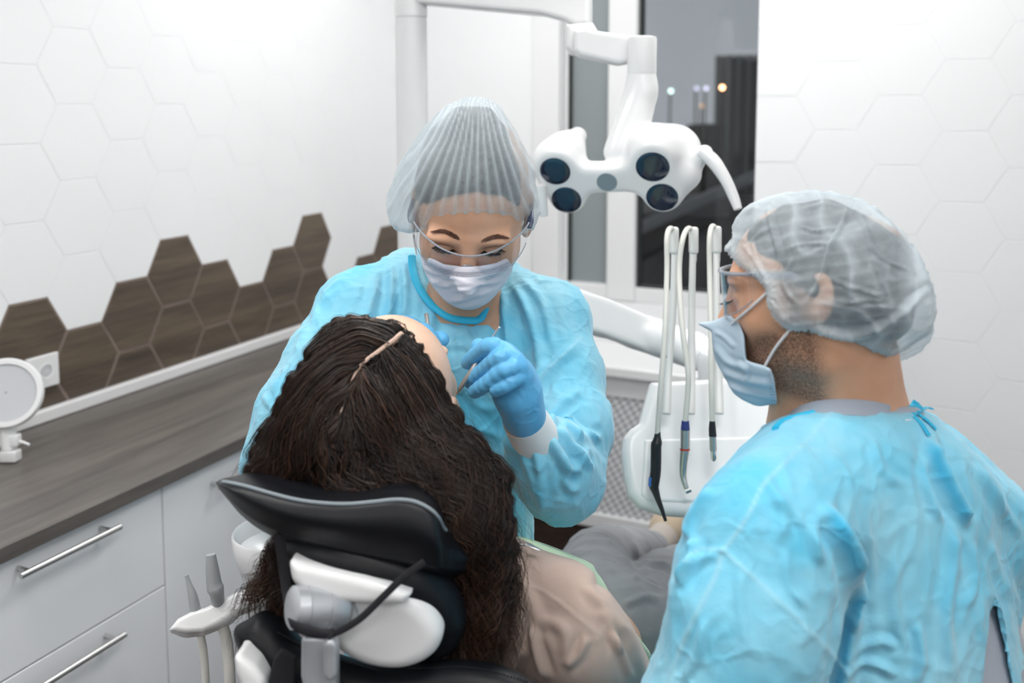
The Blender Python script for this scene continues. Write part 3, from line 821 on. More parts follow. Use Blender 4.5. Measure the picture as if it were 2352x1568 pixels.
def whip(base, tip, hose, ht, rt=0.0075):
    pts = [P(*q) for q in base]
    parts = [tube_geo(pts, [0.0078, 0.007, 0.0062, 0.0058][:len(pts)], 14, seg=20)]
    a = mesh_obj('whip_arm', *join(parts), M['plastic_warm'], un)
    mesh_obj('guide_clip', *box_geo(P(*tip), _r, _f, _u, 0.0078, 0.010, 0.024, 0.005), M['plastic_warm'], a)
    return mesh_obj('hose', *tube_geo([P(*q) for q in hose], 0.0047, 12, seg=60), M['hose'], un)
whip([(1530, 950, Du - 0.03), (1535, 850, Du), (1546, 700, Du + 0.02), (1550, 540, Du + 0.04)], (1548, 552, Du + 0.035),
     [(1550, 600, Du + 0.045), (1552, 545, Du + 0.05), (1541, 524, Du + 0.02), (1532, 545, Du - 0.01), (1532, 620, Du - 0.02), (1527, 760, Di + 0.02), (1517, 900, Di), (1510, 995, Di)], 0)
whip([(1586, 950, Du - 0.03), (1588, 850, Du), (1589, 700, Du + 0.02), (1592, 540, Du + 0.04)], (1593, 552, Du + 0.035),
     [(1594, 600, Du + 0.045), (1594, 545, Du + 0.05), (1582, 524, Du + 0.02), (1568, 550, Du - 0.01), (1560, 620, Du - 0.02), (1566, 740, Di + 0.02), (1580, 850, Di), (1580, 900, Di), (1574, 968, Di)], 0)
whip([(1652, 950, Du - 0.03), (1650, 850, Du), (1646, 700, Du + 0.02), (1645, 540, Du + 0.04)], (1646, 550, Du + 0.035),
     [(1648, 600, Du + 0.045), (1648, 540, Du + 0.05), (1637, 519, Du + 0.02), (1630, 545, Du - 0.01), (1630, 620, Du - 0.02), (1633, 760, Di + 0.02), (1634, 880, Di), (1636, 968, Di)], 0)
def px(n, d=1.64): return n / FPX * d
for u, v in ((1526, 932), (1590, 935), (1650, 940), (1527, 818)):
    mesh_obj('screw_cap', *lathe_geo(P(u, v, Du - 0.022), nt, [(0, 0.0005), (0, 0.004), (0.003, 0.003), (0.003, 0.0005)], 12), M['greyplastic'], un)
s1 = empty('air_water_syringe', P(1508, 990, Di), 'black angled air and water syringe hanging leftmost from its hose', 'dental instrument', 'instruments hanging on the dental unit')
mesh_obj('grip', *tube_geo([P(1511, 990, Di), P(1510, 1003, Di), P(1509, 1016, Di), P(1507, 1024, Di), P(1506, 1080, Di), P(1502, 1112, Di), P(1504, 1126, Di)], [px(6), px(8), px(12), px(12.5), px(12.5), px(12), px(9)], 20, seg=30), M['blackp'], s1)
mesh_obj('nozzle', *tube_geo([P(1503, 1120, Di), P(1511, 1145, Di - 0.005), P(1521, 1172, Di - 0.01), P(1529, 1196, Di - 0.012)], [px(10), px(7), px(5), px(3.5)], 16, seg=20), M['blackp'], s1)
mesh_obj('button', *tube_geo([P(1494, 1096, Di - 0.004), P(1493, 1116, Di - 0.004)], px(4), 10), mat('blue_button', srgb(70, 120, 200), 0.4), s1)
s2 = empty('turbine_handpiece', P(1574, 965, Di), 'silver handpiece with a navy collar and red ring, middle of the hanging instruments', 'dental instrument', 'instruments hanging on the dental unit')
mesh_obj('collar', *tube_geo([P(1574, 966, Di), P(1574, 986, Di)], [px(8.5), px(10.5)], 20), M['navy'], s2)
mesh_obj('barrel', *tube_geo([P(1574, 986.5, Di), P(1573, 1030, Di), P(1570, 1060, Di), P(1569, 1090, Di), P(1573, 1110, Di - 0.004), P(1577, 1122, Di - 0.006)], [px(11), px(11), px(9.5), px(8), px(6.5), px(6)], 20, seg=30), M['steel'], s2)
mesh_obj('ring', *tube_geo([P(1573, 1029, Di), P(1573, 1033, Di)], px(11.6), 20), mat('red_ring', srgb(190, 60, 50), 0.4), s2)
mesh_obj('turbine_head', *tube_geo([P(1574, 1128, Di - 0.006), P(1586, 1123, Di - 0.006)], px(6.5), 16), M['steel'], s2)
s3 = empty('motor_coupling', P(1636, 968, Di), 'short black and chrome motor coupling, rightmost of the hanging instruments', 'dental instrument', 'instruments hanging on the dental unit')
mesh_obj('sleeve', *tube_geo([P(1636, 966, Di), P(1636, 984, Di), P(1637, 1001, Di)], [px(6.5), px(8.5), px(9)], 20), M['blackp'], s3)
mesh_obj('barrel', *tube_geo([P(1637, 1001.5, Di), P(1638, 1034, Di)], px(8.5), 20), M['steel'], s3)
mesh_obj('tip', *tube_geo([P(1638, 1034.5, Di), P(1639, 1052, Di), P(1639.2, 1058, Di)], [px(7), px(7), px(4)], 20), M['chrome'], s3)

# ------------------------------------------------------------------ suction arm, bowl on the left
sa = empty('suction_holder', P(480, 1420, 1.30), 'white holder arm for suction hoses reaching in front of the cabinets', 'holder')
Ds = 1.30
f = Field(); f.slab([(389, 1450), (410, 1424), (440, 1408), (475, 1398), (540, 1365), (600, 1345), (700, 1320), (700, 1370), (600, 1395), (545, 1412), (500, 1440), (468, 1454), (430, 1456)], Ds, 0.016, 0.006, n=camdir(0.2, 0.5, 0.8), c=(500, 1410))
f.cone(P(430, 1440, Ds), P(520, 1410, Ds), 0.011, 0.013, k=0.012)
mesh_obj('arm', *f.mesh(0.0022), M['plastic'], sa)
mesh_obj('arm_post', *tube_geo([P(690, 1345, Ds), P(700, 1800, Ds) * [1, 1, 0] + [0, 0, 0.0]], 0.016, 16), M['plastic'], sa)
g1 = empty('saliva_ejector', P(440, 1380, Ds), 'thin grey suction handpiece, left one of the two in the holder', 'suction handpiece', 'suction handpieces in the holder')
mesh_obj('handpiece', *tube_geo([P(428, 1320, Ds - 0.01), P(434, 1340, Ds - 0.01), P(443, 1370, Ds - 0.01), P(450, 1410, Ds - 0.01)], [px(4, Ds), px(6, Ds), px(10.5, Ds), px(13, Ds)], 18, seg=20), M['greyplastic'], g1)
mesh_obj('hose', *tube_geo([P(457, 1440, Ds), P(468, 1500, Ds), P(474, 1600, Ds), P(478, 1750, Ds + 0.05)], px(9, Ds), 14, seg=24), M['hose'], g1)
g2 = empty('suction_tube', P(495, 1350, Ds), 'wide grey suction handpiece, right one of the two in the holder', 'suction handpiece', 'suction handpieces in the holder')
mesh_obj('handpiece', *tube_geo([P(484, 1273, Ds - 0.01), P(488, 1310, Ds - 0.01), P(492, 1340, Ds - 0.01), P(495, 1352, Ds - 0.01), P(498, 1362, Ds - 0.01), P(503, 1400, Ds)], [px(11, Ds), px(15, Ds), px(17, Ds), px(19, Ds), px(16, Ds), px(13, Ds)], 20, seg=26), M['greyplastic'], g2)
mesh_obj('hose', *tube_geo([P(508, 1425, Ds), P(522, 1480, Ds), P(530, 1600, Ds), P(534, 1750, Ds + 0.05)], px(13, Ds), 16, seg=24), M['hose'], g2)
bw = empty('spittoon_bowl', P(630, 1300, 1.42), 'white rounded spittoon bowl half hidden behind the black headrest', 'bowl')
rb = 105 / FPX * 1.42
cB = P(640, 1222, 1.42)
mesh_obj('bowl', *lathe_geo(cB, zz, [(-0.062, 0.001), (-0.062, rb * 0.6), (-0.05, rb * 0.85), (-0.02, rb * 0.98), (0.0, rb), (0.003, rb * 0.97), (0.0, rb * 0.93), (-0.02, rb * 0.85), (-0.035, rb * 0.5), (-0.038, 0.001)], 48), M['plastic'], bw)
mesh_obj('pedestal', *lathe_geo([cB[0], cB[1], 0], zz, [(0, 0.001), (0, 0.12), (0.03, 0.12), (0.05, 0.05), (cB[2] - 0.07, 0.045), (cB[2] - 0.062, 0.05), (cB[2] - 0.062, 0.001)], 32), M['plastic'], bw)
# ------------------------------------------------------------------ materials of people and clothes
def skin_mat(name, c, c2, stub=False):
    m = mat(name, c, 0.46, 0, 0.4, Subsurface_Weight=0.15, Subsurface_Scale=0.01)
    m.node_tree.nodes['Principled BSDF'].inputs['Subsurface Radius'].default_value = (1.0, 0.35, 0.2)
    t = NT(m); v = t.coord('Object')
    n = t.noise(v, 22, 4, 0.6)
    base = t.ramp(n, [(0.35, c), (0.68, c2)])
    if stub:
        nz = t.noise(v, 900, 2, 0.6)
        hair = t.math('MULTIPLY', t.attr('stubble'), t.math('ADD', 0.35, t.math('MULTIPLY', t.math('GREATER_THAN', nz, 0.47), 0.65)))
        base = t.mix(hair, base, srgb(62, 42, 34))
    t.l(base, t.b.inputs['Base Color'])
    t.bump(t.noise(v, 420, 3, 0.6), 0.10, 0.0006)
    return m
M['skin_w'] = skin_mat('skin_light_tan', srgb(205, 158, 128), srgb(214, 172, 145))
M['skin_m'] = skin_mat('skin_tan', srgb(214, 162, 130), srgb(222, 174, 143), True)
M['skin_p'] = skin_mat('skin_fair', srgb(216, 178, 152), srgb(224, 188, 164))
def cloth_mat(name, pale, mid, deep, rough=0.75, fs=6, fine=160, sheen=0.3, bump=0.55):
    m = mat(name, mid, rough, 0, 0.25, Sheen_Weight=sheen)
    t = NT(m); v = t.coord('Object')
    n1 = t.noise(v, fs, 4, 0.55, 0.6)
    c = t.ramp(n1, [(0.33, mid), (0.66, pale)])
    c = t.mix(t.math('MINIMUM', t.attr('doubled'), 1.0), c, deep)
    c = t.mix(t.math('MINIMUM', t.attr('seam'), 1.0), c, pale)
    t.l(c, t.b.inputs['Base Color'])
    fn = t.noise(v, fine, 4, 0.65)
    cr = t.n('ShaderNodeTexVoronoi', feature='DISTANCE_TO_EDGE'); cr.inputs['Scale'].default_value = 17
    w = t.n('ShaderNodeTexNoise'); w.inputs['Scale'].default_value = 9; w.inputs['Detail'].default_value = 3
    t.l(v, w.inputs['Vector'])
    ad = t.n('ShaderNodeVectorMath', operation='MULTIPLY_ADD'); t.l(w.outputs['Color'], ad.inputs[0]); ad.inputs[1].default_value = (0.12, 0.12, 0.12); t.l(v, ad.inputs[2])
    t.l(ad.outputs[0], cr.inputs['Vector'])
    crs = t.math('SUBTRACT', 1.0, t.math('MINIMUM', t.math('MULTIPLY', cr.outputs['Distance'], 9.0), 1.0))
    h = t.math('ADD', t.math('MULTIPLY', fn, 0.35), t.math('MULTIPLY', crs, 0.5))
    t.bump(h, bump, 0.003)
    return m
M['gown'] = cloth_mat('turquoise_nonwoven', srgb(150, 207, 226), srgb(96, 192, 224), srgb(36, 166, 210))
M['gown_trim'] = mat('turquoise_binding', srgb(40, 180, 220), 0.6)
M['shirt'] = cloth_mat('taupe_cotton', srgb(190, 170, 158), srgb(182, 160, 148), srgb(150, 130, 118), 0.85, 5, 500, 0.2, 0.08)
M['trousers'] = cloth_mat('grey_wool_trousers', srgb(146, 148, 152), srgb(128, 130, 134), srgb(90, 92, 96), 0.9, 9, 700, 0.2, 0.12)
M['scrub'] = cloth_mat('grey_scrubs', srgb(165, 172, 184), srgb(150, 158, 170), srgb(120, 128, 140), 0.85, 5, 400, 0.2, 0.1)
M['cuff'] = mat('white_knit_cuff', (0.86, 0.86, 0.86, 1), 0.85)
t = NT(M['cuff']); w_ = t.n('ShaderNodeTexWave'); w_.inputs['Scale'].default_value = 160; t.l(t.coord('Object'), w_.inputs[0]); t.bump(w_.outputs['Fac'], 0.15, 0.0006)
M['glove'] = mat('blue_nitrile', srgb(98, 178, 226), 0.42, 0, 0.4)
t = NT(M['glove']); t.bump(t.noise(t.coord('Object'), 130, 3, 0.6, 1.0), 0.12, 0.0012)
M['mask_w'] = mat('white_mask', srgb(222, 222, 232), 0.8); t = NT(M['mask_w']); t.bump(t.noise(t.coord('Object'), 500, 3), 0.08, 0.0006)
M['mask_b'] = mat('pale_blue_mask', srgb(184, 205, 220), 0.8); t = NT(M['mask_b']); t.bump(t.noise(t.coord('Object'), 500, 3), 0.08, 0.0006)
M['elastic'] = mat('white_elastic', (0.85, 0.85, 0.86, 1), 0.7)
M['hair'] = mat('dark_brown_hair', (0.018, 0.0095, 0.0065, 1), 0.40, 0, 0.45)
t = NT(M['hair']); n_ = t.noise(t.coord('Object'), 14, 3)
t.l(t.mix(t.attr('warm'), t.ramp(n_, [(0.3, (0.0045, 0.003, 0.0027, 1)), (0.7, (0.014, 0.008, 0.006, 1))]), (0.085, 0.036, 0.018, 1)), t.b.inputs['Base Color'])
M['hair_base'] = mat('dark_hair_mass', (0.007, 0.0045, 0.0038, 1), 0.75, 0, 0.12)
M['hair_black'] = mat('black_hair', (0.022, 0.020, 0.021, 1), 0.5)
M['brow'] = mat('brown_brow_hair', srgb(104, 74, 62), 0.6)
M['lash'] = mat('black_lash', (0.012, 0.010, 0.012, 1), 0.5)
M['clear'] = thin_glass('clear_lens', (0.96, 0.975, 1.0, 1), 0.03, 1.5, 1.3)
M['clearrim'] = mat('clear_plastic_rim', srgb(205, 214, 228), 0.12, 0, 0.6, Transmission_Weight=0.55)
M['bluegrey'] = mat('navy_temple', srgb(52, 68, 92), 0.4)
def cap_mat(name, op=0.62):
    m = bpy.data.materials.new(name); m.use_nodes = True; t = NT(m)
    t.b.inputs['Base Color'].default_value = srgb(226, 239, 245); t.b.inputs['Roughness'].default_value = 0.7; t.b.inputs['Specular IOR Level'].default_value = 0.3
    v = t.coord('Object')
    tl = t.n('ShaderNodeBsdfTranslucent'); tl.inputs[0].default_value = srgb(226, 239, 245)
    m1 = t.n('ShaderNodeMixShader'); m1.inputs[0].default_value = 0.3; t.l(t.b.outputs[0], m1.inputs[1]); t.l(tl.outputs[0], m1.inputs[2])
    tr = t.n('ShaderNodeBsdfTransparent'); tr.inputs[0].default_value = (0.97, 0.985, 1, 1)
    nz = t.noise(v, 120, 4, 0.7); nl = t.noise(v, 16, 3, 0.5)
    a = t.math('ADD', op - 0.22, t.math('ADD', t.math('MULTIPLY', nz, 0.22), t.math('MULTIPLY', nl, 0.20)))
    a = t.math('ADD', a, t.math('MULTIPLY', t.attr('doubled'), 0.5))
    a = t.math('MINIMUM', a, 0.97)
    mx = t.n('ShaderNodeMixShader'); t.l(a, mx.inputs[0]); t.l(tr.outputs[0], mx.inputs[1]); t.l(m1.outputs[0], mx.inputs[2]); t.l(mx.outputs[0], t.out.inputs[0])
    t.bump(nz, 0.25, 0.0015)
    return m
M['cap'] = cap_mat('sheer_blue_nonwoven', 0.32)
M['cap_m'] = cap_mat('sheer_blue_nonwoven_wrinkled', 0.36)

# ------------------------------------------------------------------ anatomy
class Head:
    def __init__(s, eyes, Fd, Ud, sc=1.0, eye_local=(0, 0.083, -0.014)):
        s.F = nrm(Fd); s.U = nrm(np.asarray(Ud, float) - s.F * np.dot(Ud, s.F)); s.R = np.cross(s.F, s.U); s.sc = sc
        s.M = np.array([s.R, s.F, s.U])
        s.O = np.asarray(eyes, float) - sc * (np.array(eye_local) @ s.M)
    def w(s, r, f, u): return s.O + s.sc * (np.array([r, f, u], float) @ s.M)
    def loc(s, p): return (np.asarray(p) - s.O) @ s.M.T / s.sc
    def e(s, f, c, r, k=0.01, op='u', tilt=0.0):
        Rm = s.M
        if tilt:
            ca, sa_ = math.cos(tilt), math.sin(tilt); Rm = np.array([s.R, ca * s.F + sa_ * s.U, -sa_ * s.F + ca * s.U])
        f.ell(s.w(*c), np.array(r) * s.sc, Rm, k * s.sc, op)
    def build(s, f, ears=True, male=False, lids=True, top=0.0):
        e = s.e
        e(f, (0, -0.014, 0.036 - top), (0.0735, 0.092, 0.080 - top * 0.6))
        e(f, (0, 0.022, -0.008), (0.0645, 0.064, 0.085), 0.03)
        e(f, (0, 0.024, -0.066), (0.050 if not male else 0.056, 0.054, 0.044), 0.02)
        e(f, (0, 0.066, -0.098), (0.020, 0.018, 0.018), 0.02)
        for q in (-1, 1):
            e(f, (q * 0.040, 0.050, -0.034), (0.024, 0.026, 0.026), 0.02)
            e(f, (q * 0.050, 0.000, -0.068), (0.014, 0.026, 0.030), 0.02)
            e(f, (q * 0.030, 0.0775, 0.005), (0.024, 0.011, 0.008), 0.014)
        for q in (-1, 1):
            e(f, (q * 0.0325, 0.0965, -0.0135), (0.0175, 0.0135, 0.0115), 0.012, 's')
            if lids: e(f, (q * 0.0325, 0.0710, -0.0140), (0.0165, 0.0135, 0.0120), 0.0025)
        f.cone(s.w(0, 0.080, 0.002), s.w(0, 0.101, -0.044), 0.0075 * s.sc, 0.0105 * s.sc, 0.012 * s.sc)
        for q in (-1, 1): e(f, (q * 0.0115, 0.093, -0.0475), (0.0085, 0.011, 0.008), 0.006)
        e(f, (0, 0.083, -0.070), (0.022, 0.010, 0.006), 0.006); e(f, (0, 0.081, -0.079), (0.019, 0.010, 0.006), 0.006)
        if ears:
            for q in (-1, 1):
                e(f, (q * 0.077, -0.010, -0.012), (0.0075, 0.018, 0.030), 0.006, tilt=0.25)
                e(f, (q * 0.0835, -0.006, -0.010), (0.006, 0.010, 0.017), 0.006, 's', tilt=0.25)
                e(f, (q * 0.074, 0.001, -0.038), (0.006, 0.008, 0.010), 0.006)
        return s
def strands(name, roots, dirs, length, rad, mat_, parent, bend=None, n=5, sides=4):
    """short hairs such as brows and lashes"""
    G = []
    for i, (p, d) in enumerate(zip(roots, dirs)):
        L = length[i] if hasattr(length, '__len__') else length
        b = np.zeros(3) if bend is None else (bend[i] if np.ndim(bend) > 1 else bend)
        pts = [p + d * L * t + b * L * t * t for t in np.linspace(0, 1, n)]
        G.append(tube_geo(pts, [rad * (1 - 0.75 * t) for t in np.linspace(0, 1, n)], sides))
    return mesh_obj(name, *join(G), mat_, parent)
def march(fn, p, d, tmax=0.2):
    """first hit of a ray with a distance field"""
    p = np.asarray(p, float).copy(); t = 0.0
    for _ in range(80):
        v = float(fn(p[None] + t * d)[0])
        if v < 2e-4: return p + t * d
        t += v * 0.8
        if t > tmax: return None
    return p + t * d
def hair_tubes(C, rad, sides=4):
    """C: (n strands, m points, 3); rad (n,m)"""
    n, m, _ = C.shape
    T = np.gradient(C, axis=1); T /= np.maximum(np.linalg.norm(T, axis=2, keepdims=True), 1e-9)
    h = np.array([0.31, 0.82, 0.48]); X = np.cross(T, h); X /= np.maximum(np.linalg.norm(X, axis=2, keepdims=True), 1e-9); Y = np.cross(T, X)
    a = np.linspace(0, 2 * math.pi, sides, endpoint=False)
    V = C[:, :, None, :] + rad[:, :, None, None] * (np.cos(a)[None, None, :, None] * X[:, :, None, :] + np.sin(a)[None, None, :, None] * Y[:, :, None, :])
    idx = np.arange(n * m * sides).reshape(n, m, sides)
    A = idx[:, :-1, :]; B = idx[:, 1:, :]
    Q = np.stack([A, np.roll(A, -1, 2), np.roll(B, -1, 2), B], -1).reshape(-1, 4)
    return V.reshape(-1, 3), Q
def finger(f, pts, r, g=0.0, k=0.004):
    """pts: knuckle..tip world points, r base and tip radius"""
    rr = np.linspace(r[0], r[1], len(pts)) + g
    f.chain(pts, rr, k=k, seg=max(6, len(pts) * 2))
def cloth(name, f, h, mat_, parent, fold=(), crs=0.004, cf=14, seam=(), seed=0, rel=2, warp=0.35, cut=None, dbl=1.0, lo=None, hi=None, big=0.0, stretch=np.array([1, 1, 0.55])):
    V, Q = f.mesh(h, lo, hi)
    V = relax(V, Q, rel)
    N = normals(V, Q)
    d, ln = folds(V, N, fold) if fold else (np.zeros(len(V)), np.zeros(len(V)))
    c = crumple(V * stretch, cf, seed, warp) + 0.5 * crumple(V * stretch, cf * 2.1, seed + 20, warp)
    if big: V = V + N * (fbm(V, 5, 2, seed + 9) * big)[:, None]
    V = V + N * (d + crs * (c - 0.3))[:, None]
    sm = np.zeros(len(V))
    if seam:
        pr = project(V); fr = ((EYE - V) * N).sum(1) > 0
        for poly, w in seam:
            q = catmull(np.asarray(poly, float), 30) if len(poly) > 2 else np.asarray(poly, float)
            dd, tt, _ = seg_dist(pr[:, :2], q)
            s_ = np.exp(-(dd / w) ** 2) * fr; sm = np.maximum(sm, s_)
            V = V + N * (0.0018 * s_)[:, None]
    if cut is not None:
        fm = cut(V[Q].mean(1)); V, Q, used = keep_faces(V, Q, fm); ln, sm = ln[used], sm[used]
    o = mesh_obj(name, V, Q, mat_, parent)
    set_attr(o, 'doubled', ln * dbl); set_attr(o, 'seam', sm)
    return o

def glasses(H, parent, label, temple_mat, topf, botf, rim=0.0013, span=1.28, rad_=0.079, fo=0.020):
    gl = bpy.data.objects.new('safety_glasses', None); gl.location = tuple(H.w(0, 0.09, -0.014)); link(gl, parent); gl['label'] = label
    bpy.context.view_layer.update()
    G_ = lambda th, u_: H.w(math.sin(th) * rad_, fo + math.cos(th) * rad_ * 1.04, u_)
    ths = np.linspace(-span, span, 61); nu = 9; V, F = [], []
    for th in ths:
        for j in range(nu):
            s_ = j / (nu - 1); V.append(G_(th, topf(th) * (1 - s_) + botf(th) * s_))
    for i in range(60):
        for j in range(nu - 1): F.append((i * nu + j, i * nu + j + 1, (i + 1) * nu + j + 1, (i + 1) * nu + j))
    mesh_obj('lens', V, F, M['clear'], gl)
    mesh_obj('top_rim', *tube_geo([G_(th, topf(th)) for th in ths], rim, 8), M['clearrim'], gl)
    mesh_obj('lower_rim', *tube_geo([G_(th, botf(th)) for th in ths[2:24]], 0.0008, 6), M['clearrim'], gl)
    mesh_obj('lower_rim', *tube_geo([G_(th, botf(th)) for th in ths[37:59]], 0.0008, 6), M['clearrim'], gl)
    mesh_obj('nose_pads', *tube_geo([H.w(-0.014, 0.099, -0.036), H.w(-0.007, 0.100, -0.024), H.w(0, 0.101, -0.0215), H.w(0.007, 0.100, -0.024), H.w(0.014, 0.099, -0.036)], 0.0014, 8, seg=24), M['clearrim'], gl)
    return gl, G_
# ================================================================== the standing dentist facing the camera
WE = P(1076, 579, 1.37)
wom = empty('person', np.array([P(1050, 900, 1.56)[0], P(1050, 900, 1.56)[1], 0.0]), 'standing person in turquoise gown, tall sheer cap, white mask and clear glasses treating the patient', 'person')
pit = math.radians(30)
Hw = Head(WE, (-0.02, -math.cos(pit), -math.sin(pit)), (0.045, -math.sin(pit), math.cos(pit)), 1.08)
fw = Field(); Hw.build(fw)
nb = P(1050, 760, 1.56)
fw.cone(Hw.w(0, -0.02, -0.06), nb, 0.052, 0.056, 0.03)
shR, shL, el_R, el_L = P(1250, 750, 1.53), P(835, 745, 1.55), P(1290, 1112, 1.37), P(640, 1060, 1.44)
wrR, wrL = P(1205, 962, 1.255), P(885, 805, 1.345)
fw.econe(P(1045, 850, 1.64), P(1020, 1220, 1.64), 0.125, 0.075, 0.13, 0.095, (1, 0, 0), 0.04)
fw.econe(P(1020, 1220, 1.62), P(1030, 1600, 1.66), 0.13, 0.095, 0.15, 0.10, (1, 0, 0), 0.04)
fw.cone(nb, shR, 0.045, 0.045, 0.04); fw.cone(nb, shL, 0.045, 0.045, 0.04)
for sgn in (-1, 1):
    hp = P(1030 + sgn * 120, 1600, 1.66); kn = hp * [1, 1, 0] + [sgn * 0.02, 0.0, 0.48]; an = hp * [1, 1, 0] + [sgn * 0.03, 0.03, 0.09]
    fw.chain([hp, kn, an], [0.085, 0.055, 0.042], 0.04)
    fw.chain([an - [0, 0, 0.04], an + [0, -0.16, -0.065]], [0.035, 0.024], 0.02)
fw.chain([shR, (shR + el_R) / 2, el_R], [0.044, 0.040, 0.036], 0.02); fw.chain([el_R, (el_R + wrR) / 2, wrR], [0.040, 0.036, 0.026], 0.015)
fw.chain([shL, (shL + el_L) / 2, el_L], [0.044, 0.040, 0.036], 0.02); fw.chain([el_L, (el_L + wrL) / 2, wrL], [0.036, 0.027, 0.0205], 0.015)
# hands : knuckles and joints
DH = 1.225
def handR(f, g=0.0):
    mc = [P(1152, 806, DH - 0.022), P(1172, 822, DH - 0.03), P(1191, 843, DH - 0.032), P(1203, 866, DH - 0.022)]   # index..little knuckles
    for m, r in zip(mc, (0.0115, 0.0118, 0.0112, 0.0105)):
        f.cone(wrR + (P(1200, 930, DH) - wrR) * 0.5, m, 0.0165 + g, r + g, 0.012)
    f.ell(P(1180, 880, DH + 0.0), (0.026 + g, 0.022 + g, 0.036 + g), None, 0.012)
    f.cone(wrR, P(1190, 905, DH), 0.0235 + g, 0.027 + g, 0.012)
    finger(f, [mc[0], P(1128, 793, DH - 0.022), P(1098, 812, DH + 0.0), P(1075, 832, DH + 0.020)], (0.0098, 0.0078), g, 0.002)
    finger(f, [mc[1], P(1148, 822, DH - 0.038), P(1112, 849, DH - 0.010), P(1080, 876, DH + 0.014)], (0.0098, 0.0078), g, 0.002)
    finger(f, [mc[2], P(1163, 846, DH - 0.044), P(1124, 877, DH - 0.030), P(1091, 899, DH - 0.012)], (0.0096, 0.0074), g, 0.002)
    finger(f, [mc[3], P(1185, 868, DH - 0.038), P(1162, 884, DH - 0.042), P(1139, 895, DH - 0.036)], (0.0088, 0.0068), g, 0.002)
    finger(f, [P(1165, 870, DH + 0.02), P(1125, 835, DH + 0.035), P(1100, 795, DH + 0.028)], (0.0125, 0.0085), g)
def handL(f, g=0.0):
    mc = [P(958, 764, 1.325), P(946, 755, 1.335), P(930, 752, 1.35), P(915, 755, 1.36)]
    for m in mc: f.cone(wrL, m, 0.019 + g, 0.0115 + g, 0.012)
    f.ell(P(925, 775, 1.345), (0.026 + g, 0.020 + g, 0.026 + g), None, 0.012)
    finger(f, [mc[0], P(975, 764, 1.31), P(992, 790, 1.305), P(1000, 822, 1.305)], (0.0108, 0.0085), g)
    finger(f, [P(962, 795, 1.335), P(988, 786, 1.325), P(1013, 779, 1.318)], (0.0115, 0.0095), g)
    finger(f, [mc[1], P(955, 790, 1.32), P(970, 830, 1.315)], (0.0105, 0.0085), g)
    finger(f, [mc[2], P(935, 800, 1.33), P(950, 840, 1.32)], (0.0100, 0.0080), g)
    finger(f, [mc[3], P(915, 800, 1.345), P(925, 835, 1.34)], (0.0092, 0.0075), g)
handR(fw); handL(fw)
V, Q = fw.mesh(0.003)
body = mesh_obj('body', V, Q, M['skin_w'], wom)
for nm, fn_, wr, tow, lab in (('glove', handR, wrR, P(1215, 985, 1.275), 'blue glove on the hand holding the thin mirror handle'), ('glove', handL, wrL, P(860, 830, 1.36), 'blue glove behind the patient\'s head')):
    f = Field(); fn_(f, 0.0014); f.cone(wr, wr + (tow - wr) * 0.35, 0.0245, 0.0250, 0.01)
    V, Q = f.mesh(0.0016); V = relax(V, Q, 1); N = normals(V, Q)
    V = V + N * (0.0007 * crumple(V, 60, 3, 0.4) * np.clip(0.5 + vnoise(V, 22, 2), 0, 1))[:, None]
    mesh_obj(nm, V, Q, M['glove'], wom)['label'] = lab
cf_a, cf_b = wrR + (el_R - wrR) * -0.01, wrR + (el_R - wrR) * 0.42
o = mesh_obj('cuff', *tube_geo([cf_a, cf_a + (cf_b - cf_a) * 0.3, cf_b], [0.0285, 0.0300, 0.0335], 40, seg=14), M['cuff'], wom); o['label'] = 'white knitted cuff'
# gown
gw = Field()
gw.econe(P(1045, 790, 1.60), P(1015, 1180, 1.62), 0.165, 0.118, 0.135, 0.115, (1, 0, 0), 0.04)
gw.econe(P(1015, 1180, 1.62), P(1030, 1900, 1.68), 0.140, 0.12, 0.20, 0.15, (1, 0, 0), 0.04)
gw.cone(P(1140, 668, 1.60), P(1255, 742, 1.54), 0.052, 0.068, 0.03); gw.cone(P(935, 650, 1.60), P(825, 722, 1.56), 0.050, 0.070, 0.03)
gw.cone(P(945, 628, 1.61), P(960, 700, 1.56), 0.032, 0.045, 0.03); gw.cone(P(1140, 640, 1.61), P(1110, 720, 1.56), 0.030, 0.045, 0.03)
gw.chain([P(1250, 742, 1.54), P(1290, 860, 1.48), P(1305, 980, 1.42), P(1292, 1100, 1.37)], [0.064, 0.058, 0.055, 0.054], 0.025)
gw.chain([P(1292, 1100, 1.37), P(1268, 1072, 1.335), P(1250, 1042, 1.312), P(1237, 1020, 1.295)], [0.054, 0.052, 0.046, 0.034], 0.015)
gw.chain([P(828, 725, 1.56), P(752, 835, 1.50), P(692, 950, 1.46), P(658, 1060, 1.44)], [0.068, 0.064, 0.062, 0.060], 0.025)
gw.chain([P(658, 1060, 1.44), P(760, 950, 1.40), P(860, 845, 1.36)], [0.056, 0.05, 0.034], 0.02)
nhx = nrm(Hw.w(0, -0.02, -0.05) - nb)
gw.ell(P(1048, 812, 1.535), (0.115, 0.068, 0.050), None, 0.035)
